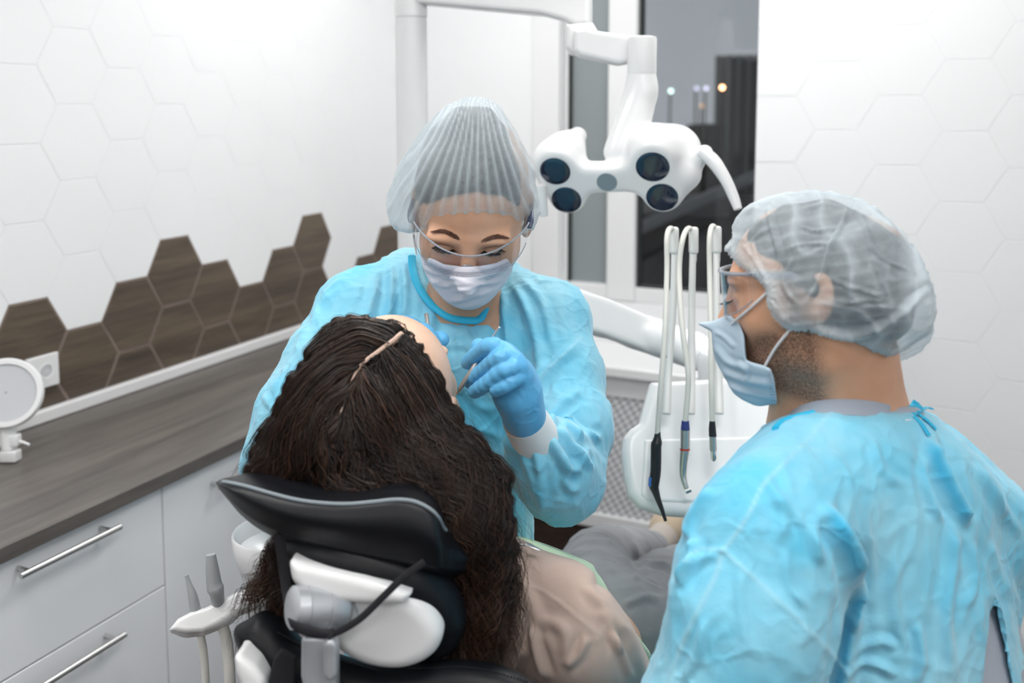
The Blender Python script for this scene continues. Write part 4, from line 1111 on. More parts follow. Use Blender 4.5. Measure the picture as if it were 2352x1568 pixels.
# neck opening
gw.ell(P(1042, 630, 1.50), (0.053, 0.085, 0.040), None, 0.005, 's')
gw.econe(P(1045, 618, 1.56), P(1060, 520, 1.52), 0.048, 0.045, 0.075, 0.07, (1, 0, 0), 0.006, 's')
fd = [([(1000, 640), (985, 760), (930, 900)], 14, 0.007), ([(900, 600), (895, 700), (865, 800)], 12, 0.007), ([(870, 612), (850, 700), (800, 800)], 14, 0.005), ([(925, 600), (930, 690), (925, 740)], 10, 0.006),
      ([(1150, 640), (1165, 760), (1180, 880), (1175, 1010), (1160, 1100)], 16, 0.012), ([(1165, 630), (1215, 720), (1240, 830), (1235, 930)], 14, 0.008), ([(1180, 620), (1245, 700), (1265, 800)], 12, 0.005),
      ([(1330, 790), (1260, 850), (1210, 930)], 14, 0.006), ([(1340, 900), (1290, 930), (1250, 990)], 12, 0.005), ([(1290, 960), (1330, 1000), (1375, 1010)], 12, 0.008), ([(1255, 1000), (1300, 1070), (1335, 1075)], 12, 0.008),
      ([(1290, 1030), (1300, 1110), (1330, 1120)], 10, 0.006), ([(1225, 1010), (1240, 1100), (1250, 1180)], 12, 0.006), ([(1180, 1010), (1215, 1080), (1235, 1150)], 10, 0.005), ([(1280, 980), (1340, 1060), (1360, 1080)], 9, 0.006),
      ([(700, 770), (650, 870), (625, 960)], 14, 0.006), ([(720, 690), (745, 800), (700, 860)], 16, 0.005), ([(640, 860), (600, 950), (590, 1030)], 12, 0.005), ([(600, 900), (640, 960), (670, 1000)], 10, 0.004), ([(760, 660), (700, 760), (690, 800)], 12, 0.004),
      ([(1060, 760), (1090, 800), (1145, 810)], 14, 0.004), ([(1010, 760), (1040, 820), (1060, 960)], 18, 0.004), ([(1050, 870), (1100, 930), (1150, 940)], 12, 0.004), ([(1100, 980), (1140, 1000), (1160, 1060)], 12, 0.005), ([(960, 760), (1010, 790), (1080, 790)], 10, 0.003)]
gown = cloth('gown', gw, 0.0034, M['gown'], wom, fold=fd, crs=0.0024, cf=20, seed=2, seam=[([(1335, 775), (1262, 845), (1235, 875)], 3.0), ([(745, 765), (690, 810), (650, 850)], 3.0)], big=0.004, dbl=0.75)
# binding round the neckline
nkl = [(946, 588), (948, 615), (957, 648), (978, 684), (1006, 712), (1040, 731), (1096, 735), (1112, 715), (1118, 690), (1130, 640)]
fv = gw.value
pts, cd = [], np.array([1042.0, 640.0])
for u, v in catmull(np.array(nkl, float), 30):
    q = None
    for off in (5, 9, 14, 20, 28):
        w_ = np.array([u, v]) + nrm(np.array([u, v]) - cd) * off
        q = march(fv, P(w_[0], w_[1], 1.2), nrm(P(w_[0], w_[1], 1.5) - P(w_[0], w_[1], 1.2)), 0.5)
        if q is not None: break
    pts.append(project([q])[0][2] if q is not None else 1.56)
dd = np.convolve(np.pad(pts, 3, mode='edge'), np.ones(7) / 7, 'valid') - 0.007
pts = np.array([P(a[0], a[1], d_) for a, d_ in zip(catmull(np.array(nkl, float), 30), dd)])
o = mesh_obj('neck_binding', *tube_geo(pts, 0.0048, 12, seg=60, flat=(1.3, 0.8)), M['gown_trim'], wom); o['label'] = 'bright turquoise neckline binding'
# mask
mf = Field(); 
Hw.e(mf, (0, 0.030, -0.055), (0.0665, 0.064, 0.062), 0.02); Hw.e(mf, (0, 0.048, -0.085), (0.036, 0.044, 0.038), 0.03)
mf.cone(Hw.w(0, 0.088, -0.018), Hw.w(0, 0.108, -0.048), 0.010, 0.014, 0.022); Hw.e(mf, (0, 0.066, -0.035), (0.050, 0.030, 0.022), 0.02)
mout = [(953, 566), (985, 590), (1020, 606), (1060, 612), (1100, 611), (1140, 603), (1182, 580), (1176, 620), (1162, 650), (1146, 668), (1125, 694), (1095, 712), (1060, 718), (1022, 704), (990, 676), (968, 646), (948, 626), (954, 600)]
mf.slab(mout, 1.42, 0.17, 0.004, k=0.003, op='i')
V, Q = mf.mesh(0.0018); V = relax(V, Q, 2); N = normals(V, Q)
d_, _l = folds(V, N, [([(955, 600), (1000, 628), (1080, 640), (1165, 620)], 6, 0.0016), ([(965, 630), (1010, 655), (1050, 650), (1120, 650), (1158, 640)], 7, 0.0022), ([(980, 655), (1030, 690), (1080, 680), (1130, 668)], 8, 0.0022), ([(1000, 640), (1060, 668), (1130, 640)], 5, 0.0012), ([(1010, 680), (1050, 705), (1100, 700)], 6, 0.0012), ([(990, 648), (1040, 640), (1075, 648)], 6, 0.0014)])
V = V + N * (d_ + 0.0006 * vnoise(V, 60, 4))[:, None]
mk = mesh_obj('face_mask', V, Q, M['mask_w'], wom); mk['label'] = 'white pleated face mask'
for sgn, pa in ((1, [(957, 585, 0), (952, 560, 0), (950, 540, 0)]),):
    p_ = [march(fw.value, P(u, v, 1.2), nrm(P(u, v, 1.5) - P(u, v, 1.2)), 0.5) for u, v, _ in pa]
    p_ = [q if q is not None else P(u, v, 1.45) for q, (u, v, _) in zip(p_, pa)]
    mesh_obj('ear_loop', *tube_geo(p_, 0.0013, 8, seg=12), M['elastic'], mk)
# stitched dots along the mask's top edge
G = []
mfv = mf.value
for row in range(3):
    top = catmull(np.array([(975, 598), (1020, 618), (1060, 625), (1100, 624), (1140, 615), (1168, 602)], float), 46)
    for u, v in top:
        q = march(mfv, P(u, v + row * 4.2, 1.2), nrm(P(u, v + row * 4.2, 1.5) - P(u, v + row * 4.2, 1.2)), 0.4)
        if q is not None: G.append(box_geo(q - _f * 0.0006, _r, _u, _f, 0.0008, 0.00035, 0.0009))
mesh_obj('stitching', *join(G), mat('mask_stitch', srgb(150, 152, 165), 0.8), mk, smooth=False)
# brows and lashes
fv = fw.value
def face_pt(u, v): return march(fv, P(u, v, 1.2), nrm(P(u, v, 1.5) - P(u, v, 1.2)), 0.5)
def brow(line, wid, n, parent):
    roots, dirs = [], []
    q = catmull(np.array(line, float), 60)
    for i in range(n):
        t = rng.random(); k_ = int(t * 58); tw = wid * (0.35 + 0.65 * math.sin(math.pi * min(1, max(0.08, t)) ** 0.8))
        u, v = q[k_] + np.array([rng.normal(0, 1.5), rng.uniform(-tw, tw) / 1.0])
        p_ = face_pt(u, v)
        if p_ is None: continue
        tg = q[k_ + 1] - q[k_]; tg = tg / np.linalg.norm(tg)
        dv = tg[0] * _r - tg[1] * _u + (0.35 + rng.normal(0, 0.15)) * _u * (1 - t) - 0.25 * _f
        roots.append(p_); dirs.append(nrm(dv))
    return strands('eyebrow', roots, dirs, 0.0068, 0.00019, M['brow'], parent, n=4, sides=3)
brow([(1056, 550), (1040, 541), (1020, 532), (996, 532)], 5.6, 330, body)
brow([(1106, 556), (1125, 548), (1145, 544), (1164, 546)], 5.2, 330, body)
def lashes(line, parent, L, down):
    roots, dirs, bends = [], [], []
    q = catmull(np.array(line, float), 60); c = np.array(line, float).mean(0)
    for i in range(95):
        k_ = int(rng.random() * 59); u, v = q[k_]
        p_ = face_pt(u, v + rng.normal(0, 0.5))
        if p_ is None: continue
        sx_ = (u - c[0]) / 22
        roots.append(p_); dirs.append(nrm(sx_ * 0.7 * _r - _u * down - 0.75 * _f)); bends.append(-0.15 * _f + 0.25 * _u)
    strands('eyelashes', roots, dirs, L, 0.00042, M['lash'], parent, bend=np.array(bends), n=5, sides=3)
    pl = [face_pt(*x) for x in q[::3]]
    pl = [x - _f * 0.0002 for x in pl if x is not None]
    mesh_obj('lash_line', *tube_geo(pl, 0.0012, 8, seg=40), M['lash'], parent)
lashes([(1001, 565), (1013, 574), (1028, 578), (1042, 573)], body, 0.0105, 0.5)
lashes([(1112, 577), (1125, 583), (1140, 582), (1153, 573)], body, 0.0105, 0.5)
# eyelid crease
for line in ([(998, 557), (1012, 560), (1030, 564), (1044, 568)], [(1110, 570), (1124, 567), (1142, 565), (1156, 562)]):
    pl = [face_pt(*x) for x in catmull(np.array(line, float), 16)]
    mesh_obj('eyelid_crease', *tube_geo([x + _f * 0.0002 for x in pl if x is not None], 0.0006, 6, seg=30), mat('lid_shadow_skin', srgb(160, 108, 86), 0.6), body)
# hair under the cap
hf = Field(); Hw.e(hf, (0, -0.013, 0.043), (0.080, 0.097, 0.082), 0.02)
hf.chain([P(1075, 420, 1.47), P(1082, 340, 1.48), P(1090, 275, 1.49)], [0.075, 0.060, 0.026], 0.03)
hf.slab([(935, 460), (955, 390), (985, 300), (1045, 245), (1125, 245), (1165, 300), (1195, 400), (1205, 520), (1190, 480), (1150, 450), (1080, 440), (1020, 455), (975, 480), (950, 540)], 1.46, 0.25, 0.01, k=0.01, op='i')
V, Q = hf.mesh(0.004); N = normals(V, Q); V = V + N * (0.002 * vnoise(V * [3, 1, 1], 40, 1))[:, None]
o = mesh_obj('hair', V, Q, M['hair_black'], wom); o['label'] = 'dark hair gathered high under the cap'
# cap
cfd = Field()
Hw.e(cfd, (0, -0.012, 0.048), (0.090, 0.098, 0.088), 0.02)
cfd.chain([P(1065, 470, 1.46), P(1066, 410, 1.47), P(1074, 350, 1.48), P(1080, 300, 1.485), P(1086, 262, 1.49)], [0.102, 0.100, 0.084, 0.066, 0.035], 0.02)
cfd.ell(P(955, 470, 1.50), (0.050, 0.07, 0.042), None, 0.04); cfd.ell(P(1175, 470, 1.50), (0.050, 0.07, 0.042), None, 0.04)
cout = [(1076, 223), (1060, 228), (1030, 240), (1003, 262), (977, 290), (957, 320), (936, 350), (914, 382), (898, 408), (889, 440), (885, 470), (887, 500), (892, 518), (912, 527), (945, 530), (968, 524), (1000, 504), (1035, 493), (1075, 487), (1110, 486), (1150, 490), (1172, 498), (1186, 520), (1196, 534), (1215, 531), (1232, 515), (1239, 490), (1239, 460), (1233, 425), (1226, 395), (1214, 362), (1200, 330), (1182, 298), (1163, 268), (1148, 243), (1125, 228), (1100, 222)]
cfd.slab(cout, 1.45, 0.3, 0.01, k=0.016, op='i')
V, Q = cfd.mesh(0.0026); V = relax(V, Q, 2); N = normals(V, Q)
pr = project(V); apex = np.array([1098, 150.0])
ang = np.arctan2(pr[:, 0] - apex[0], pr[:, 1] - apex[1]); dist = np.hypot(pr[:, 0] - apex[0], pr[:, 1] - apex[1])
back = ((EYE - V) * N).sum(1) < 0
ph = ang * 78 + 1.6 * vnoise(V, 14, 3) + back * 1.3
rid = np.abs(np.cos(ph * 0.5)) ** 5
amp = 0.0030 * np.clip((pr[:, 1] - 235) / 120, 0.35, 1) * (0.55 + 0.45 * vnoise(V, 30, 6))
rim_d, rim_t, _ = seg_dist(pr[:, :2], np.array(cout[13:27], float))
V = V + N * (amp * (rid - 0.3) + 0.0035 * np.exp(-(rim_d / 9) ** 2) * (~back) + 0.003 * fbm(V, 18, 2, 5) * (np.abs(ang) > 0.32))[:, None]
o = mesh_obj('cap', V, Q, M['cap'], wom); o['label'] = 'tall sheer pale blue pleated cap'
dbl = 0.75 * np.exp(-(rim_d / 7) ** 2) * (~back) + 0.55 * rid * (dist > 60) + 0.55 * np.clip((np.abs(ang + 0.05) - 0.33) * 6, 0, 1) * 0.9
set_attr(o, 'doubled', np.clip(dbl, 0, 1))
# glasses
gl, _G = glasses(Hw, wom, 'clear wraparound safety glasses', M['bluegrey'], lambda th: 0.008 - 0.013 * math.cos(min(abs(th) * 1.15, 1.57)) ** 3, lambda th: -0.046 + 0.030 * (abs(th) / 1.28) ** 2.2 + 0.022 * math.exp(-(th / 0.16) ** 2))
for q in (-1, 1):
    mesh_obj('temple', *tube_geo([Hw.w(q * 0.0755, 0.046, 0.002), Hw.w(q * 0.0775, 0.038, 0.006), Hw.w(q * 0.0785, 0.02, 0.008), Hw.w(q * 0.078, -0.01, 0.004)], [0.0042, 0.0045, 0.003, 0.002], 10, seg=16, flat=(1.2, 0.7)), M['bluegrey'], gl)
# instruments
i1 = tube_geo([P(1147, 751, DH - 0.03), P(1128, 782, DH - 0.012)], [0.0016, 0.0022], 12)
md = empty('dental_mirror', P(1100, 820, DH), 'thin steel dental mirror handle held in the right-hand blue glove over the patient\'s mouth', 'dental instrument')
mesh_obj('handle', *tube_geo([P(1147, 751, DH - 0.020), P(1128, 781, DH - 0.012), P(1118, 797, DH - 0.008), P(1100, 826, DH + 0.002), P(1092, 838, DH + 0.001), P(1057, 893, DH + 0.004)], [0.0013, 0.0020, 0.0024, 0.0026, 0.0034, 0.0034], 12), M['steel'], md)
mesh_obj('neck', *tube_geo([P(1057, 893, DH + 0.004), P(1049, 905, DH + 0.01)], [0.0022, 0.001], 10), M['steel'], md)
md2 = empty('dental_probe', P(981, 735, 1.318), 'short vertical steel instrument end rising from the blue glove behind the patient\'s head', 'dental instrument')
mesh_obj('handle', *tube_geo([P(979, 719, 1.318), P(981, 735, 1.318), P(985, 790, 1.31), P(995, 850, 1.30)], [0.0030, 0.0030, 0.0028, 0.002], 14), M['steel'], md2)
# ================================================================== the second person seen from behind on the right
man = empty('person', np.array([P(2000, 1300, 1.15)[0], P(2000, 1300, 1.15)[1], 0.0]), 'person seen from behind on the right in turquoise gown, wrinkled cap and blue mask', 'person')
Hm = Head(P(1700, 672, 1.11), camdir(-0.90, -0.08, -0.40), camdir(-0.08, 0.99, 0.03), 0.98)
Hk = Head(P(1700, 672, 1.11), camdir(-0.90, -0.12, -0.40), camdir(-0.12, 0.98, 0.05), 1.04)
fm_ = Field(); Hm.build(fm_, male=True, top=0.028)
nbm = P(1950, 1000, 1.14)
fm_.cone(Hm.w(0, 0.025, -0.045), Hm.w(0, 0.060, -0.100), 0.046 * 0.98, 0.026, 0.02)
fm_.cone(Hm.w(0, -0.022, -0.040), nbm, 0.054, 0.068, 0.03)
fm_.cone(Hm.w(0, -0.01, -0.07), P(1880, 990, 1.13), 0.045, 0.058, 0.03)
fm_.cone(nbm, P(2040, 1030, 1.18), 0.056, 0.040, 0.04)
lsh, rsh = P(1780, 1265, 1.03), P(2185, 1220, 1.26)
fm_.cone(nbm + [0, 0, -0.03], lsh, 0.046, 0.032, 0.03); fm_.cone(nbm + [0, 0, -0.09], rsh + [0, 0, -0.03], 0.040, 0.026, 0.02)
lat = nrm(rsh - lsh)
hipm = np.array([P(2120, 2000, 1.2)[0], P(2120, 2000, 1.2)[1], 0.92])
fm_.econe(P(1975, 1190, 1.15), hipm, 0.14, 0.085, 0.14, 0.10, lat, 0.05)
lel, rel_ = P(1600, 1800, 0.98), P(2150, 1750, 1.35)
fm_.chain([lsh, (lsh + lel) / 2, lel], [0.038, 0.038, 0.036], 0.02); fm_.chain([rsh, (rsh + rel_) / 2, rel_], [0.038, 0.038, 0.036], 0.02)
lh, rh = lel + camdir(-0.25, -0.35, -0.9) * 0.22, rel_ + camdir(-0.5, -0.3, -0.6) * 0.22
fm_.chain([lel, lh], [0.040, 0.026], 0.02); fm_.chain([rel_, rh], [0.040, 0.026], 0.02)
for h_ in (lh, rh):
    dr = camdir(-0.9, 0, -0.3); fm_.cone(h_, h_ + dr * 0.06, 0.028, 0.030, 0.015)
    for k in range(4):
        o_ = (k - 1.5) * 0.019 * _u
        finger(fm_, [h_ + dr * 0.08 + o_, h_ + dr * 0.12 + o_, h_ + dr * 0.145 + o_ + 0.01 * _f], (0.009, 0.0075))
    finger(fm_, [h_ + dr * 0.02 - 0.02 * _u, h_ + dr * 0.06 - 0.045 * _u, h_ + dr * 0.09 - 0.05 * _u], (0.011, 0.009))
for sg in (-1, 1):
    hp = hipm + lat * 0.09 * sg; kn = hp * [1, 1, 0] + [0, 0.0, 0.5]; an = hp * [1, 1, 0] + [0, 0, 0.09]
    fm_.chain([hp, kn, an], [0.085, 0.058, 0.044], 0.04); fm_.chain([an - [0, 0, 0.04], an + [-0.18, 0.06, -0.063]], [0.036, 0.026], 0.02)
_a = P(1806, 737, 0.6); _q = march(fm_.value, _a, nrm(P(1806, 737, 2.0) - _a), 1.2)
if _q is not None:
    fm_.ell(_q, (0.0075, 0.007, 0.0085), None, 0.003); fm_.cone(_q, P(1835, 690, project([_q])[0][2] + 0.002), 0.007, 0.009, 0.004)
V, Q = fm_.mesh(0.003)
bodym = mesh_obj('body', V, Q, M['skin_m'], man)
L = Hm.loc(V); r_, f_, u_ = L[:, 0], L[:, 1], L[:, 2]
def sst(x, a, b): t = np.clip((x - a) / (b - a), 0, 1); return t * t * (3 - 2 * t)
jaw = sst(-u_, 0.036, 0.062) * sst(f_, -0.022, 0.010) * sst(-u_ + 0.0, -0.2, 0.0) * (1 - sst(-u_ + f_ * 0.3, 0.125, 0.15))
cheek = 1 - sst(f_ + u_ * 0.9, -0.005, 0.030) * (u_ > -0.075)
side = sst(f_, -0.012, 0.004) * (1 - sst(f_, 0.016, 0.030)) * sst(u_, -0.07, -0.05) * (1 - sst(u_, 0.03, 0.05))
nape = 0.5 * sst(-f_, 0.03, 0.07) * sst(u_, -0.075, -0.045)
set_attr(bodym, 'stubble', np.clip(np.maximum(np.maximum(jaw * cheek, side), nape) * (np.abs(L).max(1) < 0.2), 0, 0.85))
# trousers and shoes out of the frame
lf = Field()
for sg in (-1, 1):
    hp = hipm + lat * 0.09 * sg; kn = hp * [1, 1, 0] + [0, 0.0, 0.5]; an = hp * [1, 1, 0] + [0, 0, 0.10]
    lf.chain([hp + [0, 0, 0.02], kn, an], [0.105, 0.078, 0.066], 0.03)
V, Q = lf.mesh(0.008); o = mesh_obj('trousers', V, Q, M['scrub'], man); set_attr(o, 'doubled', np.zeros(len(V))); set_attr(o, 'seam', np.zeros(len(V)))
sf = Field()
for sg in (-1, 1):
    an = (hipm + lat * 0.09 * sg) * [1, 1, 0] + [0, 0, 0.05]
    sf.chain([an + [0.03, 0, 0], an + [-0.20, 0.06, -0.012]], [0.046, 0.036], 0.03)
V, Q = sf.mesh(0.006); mesh_obj('shoes', V, Q, M['cab'], man)
# scrub top under the gown
scf = Field(); scf.econe(P(1975, 1150, 1.15), hipm, 0.165, 0.105, 0.16, 0.12, lat, 0.05)
scf.cone(P(1940, 1010, 1.14), P(2030, 1030, 1.16), 0.0850, 0.060, 0.02); scf.cone(P(1885, 1010, 1.10), P(1960, 1000, 1.13), 0.070, 0.082, 0.02)
scf.cone(nbm + [0, 0, -0.04], lsh, 0.060, 0.046, 0.03); scf.cone(nbm + [0, 0, -0.04], rsh, 0.060, 0.046, 0.03)
scf.slab([(1795, 968), (1825, 945), (1862, 924), (1905, 914), (1960, 915), (2010, 922), (2040, 930), (2110, 935), (2600, 1300), (2600, 3200), (1500, 3200), (1500, 1300)], 1.15, 0.5, 0.01, k=0.006, op='i')
V, Q = scf.mesh(0.004); o = mesh_obj('scrub_top', V, Q, M['scrub'], man); set_attr(o, 'doubled', np.zeros(len(V))); set_attr(o, 'seam', np.zeros(len(V))); o['label'] = 'grey scrub collar under the gown'
# gown
gm = Field()
gm.cone(P(1930, 1050, 1.11), P(2095, 1050, 1.17), 0.088, 0.080, 0.03)
gm.econe(P(1985, 1180, 1.15), P(2060, 1800, 1.17), 0.190, 0.130, 0.185, 0.145, lat, 0.05)
gm.econe(P(2060, 1800, 1.17), [hipm[0], hipm[1], 0.45], 0.185, 0.145, 0.24, 0.20, lat, 0.05)
gm.cone(P(1930, 1040, 1.13), P(1755, 1215, 1.00), 0.078, 0.080, 0.04); gm.cone(P(2030, 1035, 1.17), P(2230, 1150, 1.23), 0.074, 0.080, 0.04)
gm.cone(P(1880, 1040, 1.09), P(1790, 1130, 1.05), 0.070, 0.075, 0.04)
gm.chain([P(1755, 1225, 1.00), P(1700, 1400, 0.985), P(1650, 1640, 0.98), P(1610, 1850, 0.98)], [0.086, 0.088, 0.088, 0.075], 0.022)
gm.chain([P(1610, 1850, 0.98), lh], [0.075, 0.045], 0.03)
gm.chain([P(2230, 1150, 1.23), (rsh + rel_) / 2, rel_], [0.080, 0.078, 0.070], 0.03); gm.chain([rel_, rh], [0.07, 0.045], 0.03)
gout = [(1778, 975), (1795, 966), (1850, 950), (1905, 942), (1980, 941), (2060, 938), (2110, 932), (2150, 950), (2200, 995), (2260, 1050), (2320, 1110), (2420, 1200), (2700, 1500), (2700, 3600), (1300, 3600), (1300, 2300), (1400, 1900), (1465, 1570), (1497, 1480), (1522, 1400), (1536, 1330), (1548, 1270), (1575, 1190), (1612, 1128), (1655, 1078), (1705, 1030), (1748, 998)]
gm.slab(gout, 1.12, 0.6, 0.02, k=0.02, op='i', c=(1900, 1200))
gm.cone(Hm.w(0, -0.035, -0.035), nbm + (nbm - Hm.w(0, -0.035, -0.035)) * -0.1, 0.050, 0.055, 0.004, 's')
gm.slab([(2286, 1370), (2300, 1440), (2322, 1568), (2345, 1760), (2215, 1760), (2258, 1568), (2276, 1450)], 1.03, 0.10, 0.004, k=0.004, op='s', persp=True)
fd = [([(1895, 1150), (1925, 1220), (1955, 1290), (1962, 1370), (1955, 1440)], 17, 0.016), ([(1962, 1380), (1950, 1480), (1930, 1600)], 22, 0.012),
      ([(2130, 1000), (2150, 1060), (2190, 1140), (2228, 1212)], 17, 0.015), ([(2120, 1040), (2130, 1120), (2160, 1200)], 12, 0.006), ([(2000, 1000), (2030, 1080), (2080, 1120)], 12, 0.003),
      ([(1905, 1160), (1870, 1220), (1880, 1300)], 16, 0.004), ([(1780, 1130), (1850, 1210), (1890, 1300)], 14, 0.004), ([(1750, 1080), (1800, 1180), (1790, 1250)], 14, 0.004),
      ([(1570, 1240), (1590, 1180), (1640, 1120)], 14, 0.006), ([(1600, 1230), (1585, 1290), (1560, 1350)], 14, 0.008), ([(1545, 1330), (1600, 1290), (1650, 1268)], 12, 0.005),
      ([(1700, 1290), (1700, 1400), (1720, 1500)], 14, 0.003), ([(1800, 1260), (1810, 1340), (1850, 1400)], 12, 0.004), ([(2190, 1180), (2190, 1290), (2170, 1400), (2180, 1560)], 16, 0.006), ([(2230, 1230), (2240, 1330), (2210, 1400)], 12, 0.005),
      ([(2060, 1260), (2050, 1380), (2080, 1500)], 16, 0.004), ([(1980, 1150), (2000, 1300), (1990, 1420)], 14, 0.003), ([(2280, 1240), (2310, 1330), (2345, 1400)], 12, 0.005), ([(2240, 1060), (2300, 1150), (2350, 1240)], 14, 0.005),
      ([(2100, 1420), (2110, 1500), (2100, 1568)], 14, 0.006), ([(1960, 1500), (2020, 1470), (2060, 1490)], 12, 0.005), ([(1940, 1540), (2000, 1520), (2060, 1550)], 12, 0.005), ([(1620, 1420), (1600, 1500), (1560, 1568)], 12, 0.004), ([(2320, 1290), (2330, 1420), (2345, 1500)], 12, 0.005)]
seams = [([(1907, 948), (1860, 1005), (1790, 1075), (1750, 1120), (1715, 1190), (1662, 1264)], 4.5), ([(1662, 1264), (1730, 1325), (1800, 1390), (1860, 1450), (1935, 1530), (1960, 1568)], 4.5), ([(1660, 1264), (1645, 1320), (1600, 1410), (1565, 1490), (1540, 1568)], 5.5), ([(1572, 1288), (1610, 1262), (1662, 1264)], 3.5)]
gownm = cloth('gown', gm, 0.0034, M['gown'], man, fold=fd, crs=0.0022, cf=18, seed=5, seam=seams, big=0.005, dbl=0.9, rel=2)
gv = gm.value
def onto(fn, u, v, near=0.6, off=0.0):
    a = P(u, v, near); dr = nrm(P(u, v, 2.0) - a); q = march(fn, a, dr, 1.2)
    return None if q is None else q - dr * off
nk = [onto(gv, u, v, off=0.0015) for u, v in catmull(np.array([(1780, 985), (1800, 968), (1850, 952), (1905, 944), (1980, 943), (2060, 940), (2112, 936)], float), 30)]
nk = [q for q in nk if q is not None]
mesh_obj('neck_binding', *tube_geo(nk, 0.0036, 10, seg=50), M['gown_trim'], man)
lbl = [onto(gv, *q, off=0.003) for q in ((2033, 944), (2095, 938), (2118, 962), (2060, 968))]
lbl = [q for q in lbl if q is not None]
if len(lbl) == 4:
    b_ = [q + _f * 0.0012 for q in lbl]
    mesh_obj('label_patch', lbl + b_, [(0, 1, 2, 3), (7, 6, 5, 4), (0, 4, 5, 1), (1, 5, 6, 2), (2, 6, 7, 3), (3, 7, 4, 0)], M['elastic'], man, smooth=False)['label'] = 'white hook tape at the back of the neck'
def tie(px_, w=0.006):
    q = [onto(gv, u, v, off=o_) if True else None for u, v, o_ in px_]
    last = None; out_ = []
    for x, (u, v, o_) in zip(q, px_):
        if x is None: x = P(u, v, project([last])[0][2]) if last is not None else P(u, v, 1.1)
        last = x; out_.append(x)
    return tube_geo(out_, w, 10, seg=24, flat=(1, 0.25), hint=(0, 0, 1))
mesh_obj('tie', *join([tie([(2098, 950, 0.006), (2100, 930, 0.008), (2106, 922, 0.010)], 0.0045), tie([(2108, 945, 0.006), (2125, 936, 0.008), (2140, 938, 0.008)], 0.004), tie([(2110, 950, 0.005), (2130, 965, 0.005), (2150, 985, 0.004)], 0.0045), tie([(2100, 955, 0.005), (2118, 975, 0.004), (2135, 1000, 0.004)], 0.0035)]), M['gown_trim'], man)
_ck = [onto(fm_.value, u, v, off=0.001) for u, v in catmull(np.array([(1797, 975), (1825, 953), (1860, 938), (1905, 931), (1960, 931), (2010, 936), (2045, 945)], float), 24)]
_ck = [q for q in _ck if q is not None]
_rows = []
for q in _ck:
    o_ = nrm((EYE - q)); _rows.append([q + 0.0070 * _u + 0.0005 * o_, q + 0.0065 * _u + 0.0025 * o_, q + 0.002 * _u + 0.0045 * o_, q - 0.004 * _u + 0.007 * o_, q - 0.010 * _u + 0.009 * o_, q - 0.012 * _u + 0.004 * o_, q - 0.004 * _u - 0.002 * o_])
_k = len(_rows[0]); _V = [x for r__ in _rows for x in r__]
_F = [(i * _k + j, i * _k + (j + 1) % _k, (i + 1) * _k + (j + 1) % _k, (i + 1) * _k + j) for i in range(len(_rows) - 1) for j in range(_k)] + [tuple(range(_k))[::-1], tuple((len(_rows) - 1) * _k + j for j in range(_k))]
sc_ = mesh_obj('scrub_collar', _V, _F, M['scrub'], man); set_attr(sc_, 'doubled', np.zeros(len(_V))); set_attr(sc_, 'seam', np.zeros(len(_V)))
# mask
mf = Field(); Hk.e(mf, (0, 0.034, -0.058), (0.063, 0.066, 0.066), 0.02); Hk.e(mf, (0, 0.050, -0.092), (0.040, 0.046, 0.040), 0.03)
mf.cone(Hk.w(0, 0.088, -0.018), Hk.w(0, 0.112, -0.050), 0.012, 0.017, 0.022); Hk.e(mf, (0, 0.028, -0.080), (0.067, 0.052, 0.045), 0.02)
mf.cone(Hk.w(0, 0.112, -0.050), Hk.w(0, 0.085, -0.115), 0.020, 0.022, 0.02)
mout = [(1600, 742), (1637, 738), (1662, 726), (1678, 724), (1701, 745), (1710, 770), (1712, 800), (1714, 826), (1727, 832), (1750, 838), (1770, 846), (1778, 870), (1783, 905), (1787, 943), (1765, 941), (1735, 933), (1705, 918), (1680, 900), (1655, 868), (1641, 835), (1636, 790), (1634, 760)]
mf.slab(mout, 1.12, 0.12, 0.004, k=0.003, op='i', c=(1710, 830))
V, Q = mf.mesh(0.0018); V = relax(V, Q, 2); N = normals(V, Q)
d_, _l = folds(V, N, [([(1640, 760), (1665, 775), (1690, 800)], 6, 0.0016), ([(1640, 790), (1670, 830), (1720, 850)], 8, 0.0022), ([(1655, 850), (1700, 870), (1780, 885)], 9, 0.0022), ([(1668, 880), (1710, 900), (1783, 915)], 7, 0.0018), ([(1690, 830), (1712, 845), (1715, 880)], 6, 0.0018)])
V = V + N * (d_ + 0.0006 * vnoise(V, 60, 4))[:, None]
mkm = mesh_obj('face_mask', V, Q, M['mask_b'], man); mkm['label'] = 'pale blue pleated face mask'
bv = fm_.value
def loop_(pts_, r=0.0015):
    out_ = []
    for u, v in pts_:
        a = onto(bv, u, v, off=0.002); b = onto(mf.value, u, v, off=0.001)
        c_ = [x for x in (a, b) if x is not None]
        if c_: out_.append(min(c_, key=lambda x: project([x])[0][2]))
    return tube_geo(out_, r, 8, seg=24)
mesh_obj('ear_loop', *join([loop_([(1766, 667), (1740, 692), (1708, 720), (1680, 744)]), loop_([(1826, 742), (1805, 768), (1780, 800), (1757, 840)])]), M['elastic'], mkm)
G = []
for uu, n_ in ((1764, 13), (1769, 13), (1774, 13)):
    for k in range(n_):
        q = onto(mf.value, uu + k * 0.9, 853 + k * 6.6)
        if q is not None and (not G or np.linalg.norm(q - G[0][0][0]) < 0.06): G.append(box_geo(q - _f * 0.0006, _r, _u, _f, 0.0007, 0.0003, 0.0008))
if G: mesh_obj('stitching', *join(G), mat('mask_stitch_blue', srgb(140, 160, 178), 0.8), mkm, smooth=False)
